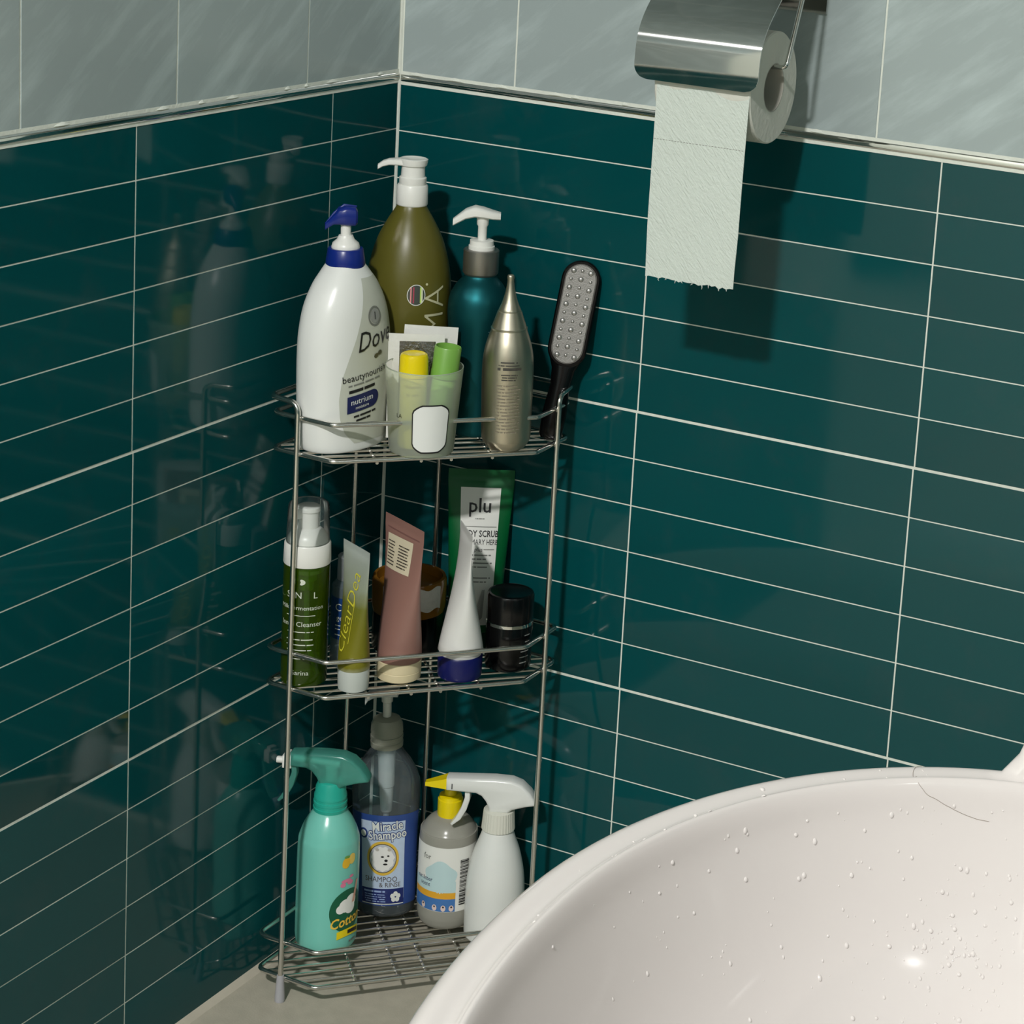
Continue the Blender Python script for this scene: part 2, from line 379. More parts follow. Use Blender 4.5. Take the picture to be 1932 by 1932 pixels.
# ---------------------------------------------------------------- corner rack
TIERS = (-33.55, -57.85, -89.25); RAILS = (-29.9, -54.15, -85.35)
HEX = [(2.4, -23.5), (9.6, -23.6), (23.6, -9.0), (23.5, -2.3), (8.0, -2.0), (2.4, -8.8)]
rack = empty('corner_rack', 12, -12, -91.8, label='three-tier chrome wire corner rack standing on the floor in the tiled corner', cat='rack')
def rb(): return MB()
def rp(mb, name, m=STEEL):
    mb.v = [(x-12, y+12, z+91.8) for x, y, z in mb.v]; return mb.build(name, m, rack, ang=60)
RW = 0.25; FOOTM = mat('clear_foot', (168, 168, 172), 0.35)
posts = {'FL': (5.55, -23.55), 'FR': (23.75, -5.6)}
for side in ('FL', 'FR'):           # one bent rod: front post, handle along the wall, back post
    fx, fy = posts[side]
    if side == 'FL': pth = [(fx, fy-0.3, -90.9), (fx, fy-0.3, -28.4), (2.0, fy+0.1, -28.3), (2.0, -8.4, -28.3), (2.0, -8.4, -90.9)]
    else: pth = [(fx+0.3, fy, -90.9), (fx+0.3, fy, -28.4), (23.3, -1.6, -28.3), (7.9, -1.6, -28.3), (7.9, -1.6, -90.9)]
    rp(rb().add(*tube(fillet(pth, 1.1, 6), RW+0.03, 10)), 'post')
    for q in (pth[0], pth[-1]):
        vv, ff = lathe([(-91.78, 0.52), (-91.3, 0.52), (-88.9, 0.36)], 14); rp(rb().add([(x+q[0], y+q[1], z) for x, y, z in vv], ff), 'foot_cap', FOOTM)
def clipdiag(d, z):
    """the two points where x - y = d*sqrt2 meets the hexagon"""
    k = d*math.sqrt(2); pts = []
    for i in range(6):
        a, b = HEX[i], HEX[(i+1) % 6]; fa, fb = a[0]-a[1]-k, b[0]-b[1]-k
        if fa*fb < 0: t = fa/(fa-fb); pts.append((a[0]+(b[0]-a[0])*t, a[1]+(b[1]-a[1])*t, z))
    return pts
for zt, zr in zip(TIERS, RAILS):
    rp(rb().add(*tube(fillet([(x, y, zt) for x, y in HEX], 1.0, 4, True), RW, 8, True)), 'shelf_rim')
    rp(rb().add(*tube(fillet([(x, y, zr) for x, y in HEX], 1.0, 4, True), RW, 8, True)), 'guard_rail')
    d = 21.9
    while d > 8.4:
        p = clipdiag(d, zt+0.02)
        if len(p) == 2:
            a, b = Vector(p[0]), Vector(p[1])
            rp(rb().add(*tube([a, b], 0.14, 6)), 'shelf_wire')
        d -= 1.45
    for s in (-5.6, -1.25, 1.75, 5.9):      # cross wires under the grid
        k = s*math.sqrt(2); pts = []
        for i in range(6):
            a, b = HEX[i], HEX[(i+1) % 6]; fa, fb = a[0]+a[1]-k, b[0]+b[1]-k
            if fa*fb < 0: t = fa/(fa-fb); pts.append((a[0]+(b[0]-a[0])*t, a[1]+(b[1]-a[1])*t, zt-0.32))
        if len(pts) == 2: rp(rb().add(*tube(pts, 0.17, 6)), 'cross_wire')

# ---------------------------------------------------------------- toiletries on the rack: shared builders
T1, T2, T3 = TIERS[0]+0.17, TIERS[1]+0.17, TIERS[2]+0.17
def bottle(name, x, y, z, rz, label, tilt=(0, 0), cat='bottle'):
    return empty(name, x, y, z, rz, tilt, label=label, cat=cat)
def pm(parent, name, vf, m, ang=35, label=None):
    mb = MB()
    for q in (vf if isinstance(vf, list) else [vf]): mb.add(*q)
    return mb.build(name, m, parent, ang=ang, label=label)
def ribbed(z0, z1, r, ribs=40, depth=0.035, taper=0.0):
    n = ribs*2; R = []
    for z, k in ((z0, 0.93), (z0+0.06, 1), (z1-0.06, 1), (z1, 0.93)):
        rr = (r-taper*(z-z0)/(z1-z0))*k
        R.append([((rr-(depth if j % 2 else 0))*sin(2*pi*j/n), -(rr-(depth if j % 2 else 0))*cos(2*pi*j/n), z) for j in range(n)])
    return loft(R)
def fine(parent, fn, lines, m, words=4, rot=False):
    mb = MB()
    for z, h, a, b in lines: dashes(mb, fn, a, b, z, h, words, rot=rot)
    o = mb.build('small_print', m, parent, smooth=False); o['kind'] = 'stuff'; return o
def letters(parent, fn, body, size, s, z, m, o=0.05, **k):
    return pm(parent, 'lettering', write(lambda a, b, c: fn(a, b, o), body, size, s, z, **k), m)
BLUE_P = mat('blue_plastic', (14, 38, 122), 0.3)
NAVY_P = mat('navy_plastic', (10, 16, 84), 0.35)
NAVY_INK = mat('navy_ink', (26, 34, 84), 0.4)
GREYINK2 = mat('soft_grey_ink', (148, 150, 146), 0.5)

# --- white body-wash bottle with the blue pump
A = bottle('body_wash_bottle', 6.95, -18.25, T1, 79, 'large white pump bottle with blue collar and blue pump head')
def lean(o, rz, lat=0.0, back=0.0):
    """stand an object turned by rz, then lean it towards screen right (lat) and away from the viewer (back), degrees"""
    ax = Vector((-0.559, 0.829, 0)); bx = Vector((-0.829, -0.559, 0))
    o.rotation_mode = 'XYZ'
    o.rotation_euler = (Matrix.Rotation(radians(lat), 3, ax) @ Matrix.Rotation(radians(back), 3, bx) @ Matrix.Rotation(radians(rz), 3, 'Z')).to_euler()
lean(A, 79, -1.0)
profA = cr([(0, 4.45, 3.05), (0.22, 4.7, 3.25), (1.2, 4.9, 3.3), (3.5, 5.05, 3.35), (6.5, 5.1, 3.4), (9, 5.1, 3.4), (11.5, 4.95, 3.35), (14, 4.4, 3.15), (16, 3.45, 2.7), (17.2, 2.6, 2.2), (18.1, 1.85, 1.8)], 5)
bodyA = pm(A, 'body', lathe(profA, 112, 2.25), mat('pearl_white_plastic', (232, 234, 230), 0.28))
fA = surf(profA, 0.03)
def fA2(s, z, o=None):     # the body is a soft superellipse: bulge the print with it
    p = fA(s, z, o); a, b = fA.rad(z); e = 2.25; a += o or 0.03; b += o or 0.03
    k = (abs(p[0]/a)**e+abs(p[1]/b)**e)**(-1/e)
    return (p[0]*k, p[1]*k, z)
lab = [(0.9, -1.6), (2.0, -2.7), (3.5, -3.25), (5.5, -3.4), (7.5, -3.1), (9.5, -2.35), (11.5, -1.55), (13.5, -0.95), (15.3, -0.55), (17.0, -0.3)]
def lsl(z):
    for (z0, a0), (z1, a1) in zip(lab, lab[1:]):
        if z0 <= z <= z1: return a0+(a1-a0)*(z-z0)/(z1-z0)
    return lab[-1][1]
v = []; f = []
for i in range(41):
    z = 0.9+16.1*i/40
    for j in range(31): a0 = lsl(z); v.append(fA2(a0+(6.3-a0)*j/30, z, 0.025))
for i in range(40):
    for j in range(30): q = i*31+j; f.append((q, q+1, q+32, q+31))
pm(A, 'label', (v, f), mat('label_beige_grey', (196, 199, 186), 0.35), label='beige-grey printed panel')
pm(A, 'medallion', blob(lambda s, z: fA2(s, z, 0.06), 0.95, 13.3, lambda t: 0.72, 28, 2), GREYINK2)
pm(A, 'medallion_ring', blob(lambda s, z: fA2(s, z, 0.07), 0.95, 13.3, lambda t: 1.0, 28, 2, 0.80), GREYINK)
fa = lambda s, z, o=0.09: fA2(s, z, o)
letters(A, fa, '1', 1.1, 0.95, 13.3, INK, 0.09)
letters(A, fa, 'Dove', 2.75, 0.95, 11.1, INK, 0.08, rot=7, shear=0.32, sx=0.84)
letters(A, fa, 'beautynourishing', 0.98, 0.25, 7.75, INK, 0.08, rot=6)
sl = lambda s, z, o=0.08: fA2(s, z+0.11*(s+0.6), o)
fine(A, lambda s, z, o=0: sl(s, z), [(6.35, 0.3, -2.4, 1.1), (3.75, 0.2, -1.8, 1.1), (3.3, 0.2, -1.5, 0.5)], INK, 3)
fine(A, lambda s, z, o=0: sl(s, z), [(6.95, 0.14, -2.5, 1.6)], GREYINK, 4)
pm(A, 'bird_mark', blob(lambda s, z: fA2(s, z, 0.08), 1.25, 9.45, lambda t: (0.62*(0.55+0.45*cos(2*t-0.9)), 0.55*(0.6+0.4*cos(2*t-0.9))), 20, 2), mat('olive_grey_ink', (84, 82, 58), 0.5))
pm(A, 'badge', patch(lambda s, z: sl(s, z), -2.5, 0.6, 4.2, 5.9, 16, 6), NAVY_INK)
pm(A, 'badge_end', blob(lambda s, z: sl(s, z, 0.079), 0.55, 5.05, lambda t: 0.85, 24, 4), NAVY_INK)
letters(A, sl, 'nutrium', 0.85, -0.75, 5.25, WINK, 0.11); letters(A, sl, 'moisture', 0.45, -0.75, 4.62, WINK, 0.11)
pm(A, 'collar', lathe([(17.75, 1.75), (17.8, 1.85), (17.95, 1.92), (18.5, 1.88), (19.55, 1.72), (19.65, 1.64), (19.65, 1.2)], 44), BLUE_P)
pm(A, 'pump_base', lathe([(19.6, 1.36), (19.75, 1.38), (20.15, 1.26), (20.5, 0.85), (20.9, 0.68), (20.92, 0.5)], 32), WHITE_P)
pm(A, 'stem', lathe([(20.5, 0.50), (22.5, 0.50)], 20), WHITE_P)
pm(A, 'pump_head', [turn(rrect([(-1.05, 0, 22.75, 0.72, 0.72), (-0.85, 0, 22.8, 0.92, 0.95), (0.0, 0, 22.86, 1.0, 1.0), (0.7, 0, 22.80, 0.9, 0.82), (1.2, 0, 22.48, 0.62, 0.52), (1.7, 0, 22.02, 0.42, 0.38), (2.0, 0, 21.75, 0.34, 0.34)]), 220-79), turn(tube([(-1.0, 0, 23.7), (0.2, 0, 23.84), (1.1, 0, 23.1), (1.95, 0, 22.05)], [0.10, 0.15, 0.14, 0.08], 8), 220-79)], BLUE_P)

# --- tall olive bottle in the corner
B = bottle('shampoo_bottle', 7.9, -8.95, T1, 32, 'tall olive green pump bottle with white pump, nearest the corner')
profB = cr([(0, 3.3), (0.3, 3.7), (1.5, 4.0), (6, 4.2), (12, 4.3), (15.0, 4.22), (17.3, 3.85), (19.3, 3.25), (21.0, 2.42), (22.3, 1.65), (22.75, 1.45)], 5)
OLIVE = mat('olive_plastic', (92, 88, 30), 0.36)
pm(B, 'body', lathe(profB, 48), OLIVE); fB = surf(profB, 0.03)
pm(B, 'collar', lathe([(22.7, 1.5), (22.75, 1.54), (22.85, 1.58), (24.65, 1.54), (24.8, 1.44), (24.8, 1.3)], 40), WHITE_P)
pm(B, 'pump_base', lathe([(24.75, 1.3), (24.85, 1.36), (25.5, 1.36), (25.6, 1.2), (26.7, 1.15)], 36), WHITE_P)
pm(B, 'pump_head', [lathe([(26.6, 1.15), (26.75, 1.34), (27.1, 1.42), (27.35, 1.45), (27.42, 1.3), (27.3, 0.9), (27.25, 0.2)], 36),
    turn(rrect([(0.6, 0, 26.98, 1.0, 0.34), (1.6, 0, 27.0, 0.8, 0.33), (2.4, 0, 26.95, 0.6, 0.32), (3.0, 0, 26.75, 0.5, 0.30), (3.5, 0, 26.4, 0.40, 0.26)]), 212-32)], WHITE_P)
mb = MB(); mb.add(*blob(lambda s, z: fB(s, z, 0.05), 0.85, 14.4, lambda t: (0.88, 1.02), 32, 3)); mb.build('sticker', mat('foil_sticker', (120, 122, 116), 0.2, metal=0.7), B)
for s0, c in ((0.25, (228, 150, 150)), (0.52, (170, 70, 90)), (1.22, (190, 220, 110)), (1.36, (230, 235, 200))):
    pm(B, 'foil_stripe', patch(lambda s, z: fB(s, z, 0.07), s0, s0+0.13, 13.6, 15.2, 1, 3), mat('foil_%d' % c[0], c, 0.3))
pm(B, 'sticker_edge', blob(lambda s, z: fB(s, z, 0.07), 0.85, 14.4, lambda t: (0.92, 1.06), 36, 1, 0.93), WINK)
PALE = mat('pale_ink', (198, 196, 160), 0.5)
letters(B, fB, 'MA', 3.5, 3.05, 12.6, PALE, 0.05, rot=90, bold=-0.055, sp=1.12)
pm(B, 'dot', blob(lambda s, z: fB(s, z, 0.05), 1.95, 15.45, lambda t: 0.13, 12, 1), PALE)

# --- teal metallic bottle
C_ = bottle('conditioner_bottle', 15.2, -7.25, T1, 32, 'dark teal metallic pump bottle with silver collar and white pump')
profC = cr([(0, 2.2), (0.25, 2.5), (1.2, 2.6), (5, 2.62), (8.5, 2.72), (11.0, 2.98), (12.8, 3.1), (14.2, 2.95), (15.3, 2.4), (16.0, 1.8), (16.3, 1.6), (16.5, 1.58)], 6)
pm(C_, 'body', lathe(profC, 48), mat('teal_metallic', (14, 84, 90), 0.44, metal=0.8)); fC = surf(profC, 0.03)
pm(C_, 'collar', lathe([(16.4, 1.6), (16.55, 1.72), (16.65, 1.78), (18.9, 1.78), (19.0, 1.7), (19.0, 1.2)], 44), mat('brushed_silver', (150, 148, 142), 0.38, metal=0.9))
pm(C_, 'pump_base', lathe([(18.95, 1.3), (19.35, 1.3), (19.4, 1.2), (19.9, 1.18), (19.95, 1.0)], 32), WHITE_P)
pm(C_, 'stem', lathe([(19.8, 0.44), (21.3, 0.46), (21.5, 0.58), (22.4, 0.62)], 20), WHITE_P)
pm(C_, 'pump_head', turn(rrect([(-1.75, 0, 22.42, 0.62, 0.36), (-1.0, 0, 22.52, 0.95, 0.42), (0, 0, 22.72, 1.1, 0.50), (0.8, 0, 22.80, 1.05, 0.55), (1.7, 0, 22.50, 0.85, 0.50), (2.4, 0, 22.0, 0.66, 0.42), (2.95, 0, 21.6, 0.5, 0.36)]), 210-32), WHITE_P)
FAINT = mat('faint_teal_ink', (96, 138, 142), 0.5)
for q, sz, z in (('H I', 0.55, 10.9), ('professional hair cosmetics', 0.46, 7.0), ('c i l l', 0.46, 2.6)): letters(C_, fC, q, sz, 1.25, z, FAINT, 0.05, rot=90)

# --- champagne metal bottle with the cone nozzle
D = bottle('hair_essence_bottle', 20.55, -9.8, T1, 33, 'champagne metallic bottle with a long cone nozzle', tilt=(0, -1.0))
profD = cr([(0, 1.55), (0.15, 1.85), (0.8, 2.3), (1.5, 2.45), (4, 2.5), (7.5, 2.55), (9.3, 2.48), (10.6, 2.25), (11.6, 1.95), (12.25, 1.72)], 6)
SATIN = mat('champagne_metal', (198, 190, 170), 0.36, metal=1.0)
pm(D, 'body', lathe(profD, 44), SATIN); fD = surf(profD, 0.03)
pm(D, 'shoulder_ring', lathe([(12.15, 1.66), (12.2, 1.8), (12.35, 1.8), (12.4, 1.72), (14.0, 1.18), (14.05, 1.1)], 40), SATIN)
pm(D, 'nozzle', lathe(cr([(14.02, 1.02), (14.12, 1.1), (14.9, 0.78), (16.0, 0.48), (17.0, 0.33), (17.35, 0.36), (17.6, 0.30), (17.68, 0.1)], 4), 32), SATIN)
g = lambda s, z, o=0: fD(s, z, 0.05)
fine(D, g, ((9.35, 0.14, -0.9, 0.9), (9.05, 0.12, -1.1, 1.1), (8.7, 0.26, -1.2, 1.3), (8.1, 0.1, -0.8, 0.9), (7.85, 0.1, -0.7, 0.8), (7.6, 0.1, -0.75, 0.7)), mat('dark_grey_ink', (66, 64, 58), 0.5), 3)
fine(D, g, [(7.0-0.34*k, 0.1, -1.3+random.uniform(0, .2), 1.3-random.uniform(0, .5)) for k in range(15)], mat('taupe_ink', (132, 124, 108), 0.5), 5)

# --- frosted cup with sachets and two little tubes
CUPX, CUPY = 14.4, -15.6
CUP = bottle('plastic_cup', CUPX, CUPY, T1, 34, 'frosted plastic cup holding sachets and two small tubes', cat='cup')
FROST = thin('frosted_cup', (240, 248, 242), (236, 244, 232), 0.46, rough=0.3, trans=0.45)
ro = [(0, 2.95), (0.1, 3.12), (0.4, 3.2), (4, 3.46), (8.55, 3.8), (8.62, 3.78)]
inn = [(8.62, 3.70), (8.5, 3.70), (4, 3.34), (0.45, 3.06), (0.32, 2.6)]
pm(CUP, 'cup_wall', lathe(ro, 56, cap1=False), FROST); pm(CUP, 'rim', tube([(3.76*sin(2*pi*k/48), -3.76*cos(2*pi*k/48), 8.6) for k in range(48)], 0.06, 6, True), FROST)
profE = ro[1:5]; fE = surf(profE, 0.03)
rr = lambda t: (min(1.95/max(abs(cos(t)), 1e-3), 2.35/max(abs(sin(t)), 1e-3), 2.45+0.12*abs(sin(2*t))),)*2
pm(CUP, 'printed_panel', blob(lambda s, z: fE(s, z, 0.05), 0.85, 3.1, rr, 48, 4), mat('panel_white', (236, 238, 234), 0.4), label='plain white printed panel')
pm(CUP, 'panel_outline', blob(lambda s, z: fE(s, z, 0.06), 0.85, 3.1, lambda t: (rr(t)[0]*1.06,)*2, 48, 1, 0.94), INK)
pm(CUP, 'lettering', write(lambda s, z, o: fE(s, z, 0.05), 'LA', 0.62, -2.75, 4.2, rot=0), INK)
def in_cup(name, lat, dep, z, label, cat, tilt, rz=34):
    x = CUPX+lat*0.829-dep*0.559; y = CUPY+lat*0.559+dep*0.829
    return bottle(name, x, y, T1+z, rz, label, tilt=tilt, cat=cat)
YT = in_cup('small_tube', -0.98, -0.35, 0.50, 'small yellow tube with bright yellow cap standing in the frosted cup', 'tube', (0, -0.5))
YEL = mat('yellow_cap', (236, 212, 6), 0.28)
pm(YT, 'body', lathe([(0, 1.2), (0.2, 1.3), (7.1, 1.3), (7.15, 1.2)], 32), mat('yellow_body', (222, 208, 96), 0.35))
pm(YT, 'cap', lathe([(7.1, 1.25), (7.15, 1.42), (9.0, 1.38), (9.3, 1.28), (9.4, 1.08), (9.32, 0.9), (9.3, 0.2)], 36), YEL)
OLI = mat('olive_ink', (150, 130, 50), 0.5)
letters(YT, surf([(0, 1.3), (9, 1.3)]), 'Vitamin', 0.5, -0.1, 6.3, OLI, 0.05); letters(YT, surf([(0, 1.3), (9, 1.3)]), 'lip care', 0.4, -0.1, 5.5, OLI, 0.05)
GT = in_cup('small_tube', 1.35, 0.35, 0.55, 'small light green tube with hollow-topped green cap leaning in the cup', 'tube', (0, 5))
GRN = mat('lime_cap', (122, 172, 76), 0.35)
pm(GT, 'body', lathe([(0, 1.05), (0.2, 1.15), (6.8, 1.15), (6.9, 1.1)], 32), mat('green_body', (140, 186, 92), 0.35))
pm(GT, 'cap', lathe([(6.8, 1.25), (6.9, 1.36), (7.5, 1.36), (7.6, 1.32), (9.9, 1.32), (10.0, 1.26), (9.98, 1.18), (9.1, 1.15), (9.05, 0.2)], 36), GRN)
pm(GT, 'lettering', write(surf([(0, 1.15), (9, 1.15)], 0.05), 'mint', 0.5, 0, 6.2), mat('green_ink', (70, 110, 40), 0.5))
FOIL = mat('sachet_white', (226, 226, 220), 0.38, bump=0.25, bscale=180)
SILV = mat('sachet_silver', (130, 128, 122), 0.22, metal=0.8, bump=0.5, bscale=260)
def sachet(lat, dep, z, rz, tilt, w, h, label, win):
    o = in_cup('sachet', lat, dep, z, label, 'sachet', tilt, rz)
    n, m = 10, 12; R = []
    for i in range(m+1):
        v = i/m; row = []
        for j in range(2*n):
            u = (j if j < n else 2*n-1-j)/(n-1); sgn = -1 if j < n else 1
            puff = 0.26*max(0, sin(pi*min(1, max(0, (u-0.1)/0.8))))*max(0, sin(pi*min(1, max(0, (v-0.08)/0.8))))
            row.append((w*(u-0.5), sgn*(0.03+puff)+0.07*sin(5*u+3*v), h*v))
        R.append(row)
    pm(o, 'pouch', loft(R), FOIL, ang=60)
    if win:
        def fs(s, q, o_=0):
            u = s/w+0.5; v = q/h; puff = 0.26*max(0, sin(pi*min(1, max(0, (u-0.1)/0.8))))*max(0, sin(pi*min(1, max(0, (v-0.08)/0.8))))
            return (s, -(0.05+puff)+0.07*sin(5*u+3*v), q)
        pm(o, 'foil_window', patch(fs, -w*0.30, w*0.34, h*0.1, h*0.93, 10, 10), SILV)
    return o
sachet(-0.7, 1.45, 0.7, 30, (-4, -1), 5.5, 10.5, 'white sachet with silver foil window, in front in the frosted cup', True)
sachet(0.1, 2.05, 0.75, 37, (-5, 3), 5.3, 11.1, 'plain white sachet rising highest behind the other one in the cup', False)

# --- black foot file leaning on the wall
FF = bottle('foot_file', 22.6, -4.6, T1, 14, 'black paddle foot file with dimpled grey metal plate leaning on the wall', cat='foot file')
lean(FF, 22, 9.2, 9.0)
def pad(w, z0, z1, y0, y1, n=16):
    pts = [(-w*cos(pi*k/n), z1-w+w*sin(pi*k/n)) for k in range(n+1)]+[(w*cos(pi*k/n), z0+w-w*sin(pi*k/n)) for k in range(n+1)]
    def rg(y, k): 
        cz = (z0+z1)/2; return [(x*k, y, cz+(z-cz)*(1-(1-k)*w*2/(z1-z0))) for x, z in pts]
    return loft([rg(y0, 0.93), rg(y0+0.12*(1 if y1 > y0 else -1), 1), rg(y1-0.12*(1 if y1 > y0 else -1), 1), rg(y1, 0.93)])
pm(FF, 'handle', loft([ring(0.9, 0.45, 0, 20), ring(1.15, 0.55, 0.4, 20), ring(1.25, 0.6, 2.5, 20), ring(1.0, 0.5, 5.5, 20), ring(1.2, 0.5, 7.2, 20), ring(1.8, 0.42, 8.6, 20), ring(2.0, 0.3, 9.6, 20)]), BLACK_P)
pm(FF, 'paddle', pad(1.98, 7.4, 18.4, -0.5, 0.45), BLACK_P)
pm(FF, 'metal_plate', pad(1.62, 7.8, 18.05, -0.62, -0.45), mat('file_metal', (138, 136, 132), 0.5, metal=0.6, bump=0.2, bscale=900))
DIM = mat('file_dimple', (168, 166, 162), 0.36, metal=0.7)
for r_ in range(11):
    for c_ in range(3):
        big = (r_+c_) % 2; rad = 0.31 if not big else 0.2
        zc = 8.6+r_*0.865+(0.1 if c_ == 1 else 0); xc = (c_-1)*1.0
        if r_ in (0, 10) and c_ != 1: xc *= 0.88
        v = [(rad*q*cos(2*pi*j/10), hh, rad*q*sin(2*pi*j/10)) for q, hh in ((1, -0.6), (0.72, -0.69), (0.4, -0.74 if not big else -0.72)) for j in range(10)]
        f = [(k*10+j, k*10+(j+1) % 10, k*10+10+(j+1) % 10, k*10+10+j) for k in range(2) for j in range(10)]+[tuple(range(20, 30))]
        o = MB().add([(x+xc, y, z+zc) for x, y, z in v], f).build('dimple', DIM, FF, ang=60)

# ================================================================ middle shelf
# --- green foaming cleanser with clear overcap
G = bottle('foam_cleanser_bottle', 5.25, -21.1, T2, 38, 'clear green foam cleanser bottle with white pump under a clear overcap')
GLIQ = thin('green_liquid', (136, 178, 46), (98, 136, 12), 0.40, rough=0.06, trans=0.6, ior=1.4)
CLEARP = thin('clear_plastic', (250, 252, 252), (210, 216, 218), 0.08, rough=0.05, ior=1.3)
profG = cr([(0, 2.0), (0.2, 2.22), (0.6, 2.3), (6, 2.3), (11.6, 2.3), (12.3, 2.2), (12.7, 1.8)], 5)
pm(G, 'body', lathe(profG, 44), GLIQ); fG = surf(profG, 0.03)
pm(G, 'collar', lathe([(12.35, 2.2), (12.4, 2.3), (12.5, 2.34), (14.4, 2.28), (14.55, 2.2), (14.55, 1.5)], 44), WHITE_P)
pm(G, 'pump_base', lathe([(14.6, 2.02), (15.0, 2.0), (15.5, 1.7), (15.9, 1.25), (16.0, 1.1)], 36), WHITE_P)
pm(G, 'pump_head', [lathe([(15.9, 1.05), (17.6, 1.02), (17.7, 1.15), (18.1, 1.15), (18.2, 1.0)], 32), turn(rrect([(0.6, 0, 17.5, 0.55, 0.55), (1.4, 0, 17.45, 0.5, 0.5), (1.65, 0, 17.3, 0.4, 0.4)]), 200)], WHITE_P)
pm(G, 'overcap', lathe(cr([(14.56, 2.1), (14.6, 2.14), (16.6, 2.08), (18.0, 2.02), (18.45, 1.88), (18.62, 1.5), (18.66, 0.3)], 4), 44, cap0=False), CLEARP)
pm(G, 'pump_mechanism', lathe([(9.4, 0.5), (9.5, 0.7), (10.4, 0.75), (10.5, 1.0), (11.4, 1.05), (11.5, 1.7), (12.5, 1.75)], 28), mat('pale_green_plastic', (186, 200, 110), 0.4))
pm(G, 'dip_tube', tube([(0, 0, 9.6), (0.2, -0.1, 4), (1.3, -0.3, 0.6)], 0.26, 10), mat('dip_tube', (170, 186, 90), 0.4))
PINK_W = mat('label_ink_white', (214, 220, 204), 0.5)
letters(G, fG, 'SEN    L', 0.95, -0.55, 9.6, PINK_W, 0.05)
letters(G, fG, 'Milk Fermentation', 0.62, -0.6, 8.3, PINK_W, 0.05)
letters(G, fG, 'Inner Cleanser', 0.72, -0.6, 6.6, PINK_W, 0.05)
letters(G, fG, 'Garina', 0.7, -0.6, 1.5, PINK_W, 0.05)
pm(G, 'leaf_mark', blob(lambda s, z: fG(s, z, 0.05), -0.6, 11.0, lambda t: (0.34*abs(cos(t/2))+0.05, 0.3), 18, 2), PINK_W)
fine(G, lambda s, z, o=0: fG(s, z, 0.05), [(7.5, 0.07, -2.2, 0.9), (5.8, 0.08, -2.0, 0.8), (5.0, 0.1, -2.1, 0.7), (4.45, 0.1, -2.1, 0.8), (3.9, 0.1, -2.0, 0.6), (3.0, 0.1, -1.9, 0.8)], PINK_W, 3)

# --- small clear bottle behind, white cap, blue label
H = bottle('clear_bottle', 6.35, -15.1, T2, 34, 'small clear bottle with dark blue label half hidden behind the yellow gel tube')
profH = cr([(0, 1.6), (0.2, 1.78), (0.5, 1.82), (7.5, 1.82), (8.6, 1.6), (9.3, 1.0), (9.8, 0.95)], 4)
pm(H, 'body', lathe(profH, 32), thin('cloudy_plastic', (210, 224, 232), (168, 184, 192), 0.45, rough=0.1)); fH = surf(profH, 0.03)
pm(H, 'cap', lathe([(9.0, 1.2), (9.05, 1.34), (11.4, 1.30), (11.5, 1.2)], 32), thin('cloudy_cap', (225, 230, 232), (200, 206, 208), 0.7, rough=0.2))
BLUELAB = mat('blue_label', (26, 62, 120), 0.35)
pm(H, 'label', patch(lambda s, z: fH(s, z, 0.02), -3.0, 3.0, 3.0, 7.4, 24, 3), BLUELAB)
letters(H, fH, 'Cle', 1.1, -0.75, 6.4, WINK, 0.06); letters(H, fH, 'gen', 0.8, -0.75, 5.3, WINK, 0.06)
fine(H, lambda s, z, o=0: fH(s, z, 0.06), [(4.5, 0.1, -1.5, 0.8), (4.1, 0.1, -1.5, 0.8), (3.5, 0.1, -1.5, 0.6)], WINK, 3)

# --- squeeze tubes: round at the cap, flat at the crimp
def tube_body(z0, z1, r, wtop, crimp=0.9, n=44, sag=0.0, ebot=2.0):
    rows = []
    m = 16
    for i in range(m+1):
        t = i/m; z = z0+(z1-crimp-z0)*t; q = t*t*(3-2*t)*0.55+t*0.45
        rx = r+(wtop/2-r)*t; ry = r*(1-q)+0.09*q
        rows.append((z, rx, max(ry*(1-sag*sin(pi*t)), 0.08)))
    rows += [(z1-crimp+0.05, wtop/2, 0.06), (z1-crimp*0.5, wtop/2, 0.055), (z1, wtop/2, 0.05)]
    rows = [(z0-0.25, r*0.86, r*0.86), (z0-0.05, r*0.98, r*0.98)]+rows
    return rows
TG = bottle('gel_tube', 10.65, -20.3, T2, -25, 'yellow-green gel tube with frosted top, standing on its pale cap in front', cat='tube')
lean(TG, -25, -0.6)
rI = tube_body(2.3, 14.9, 1.6, 5.0, 0.7)
GELM = bpy.data.materials.new('gel'); GELM.use_nodes = True
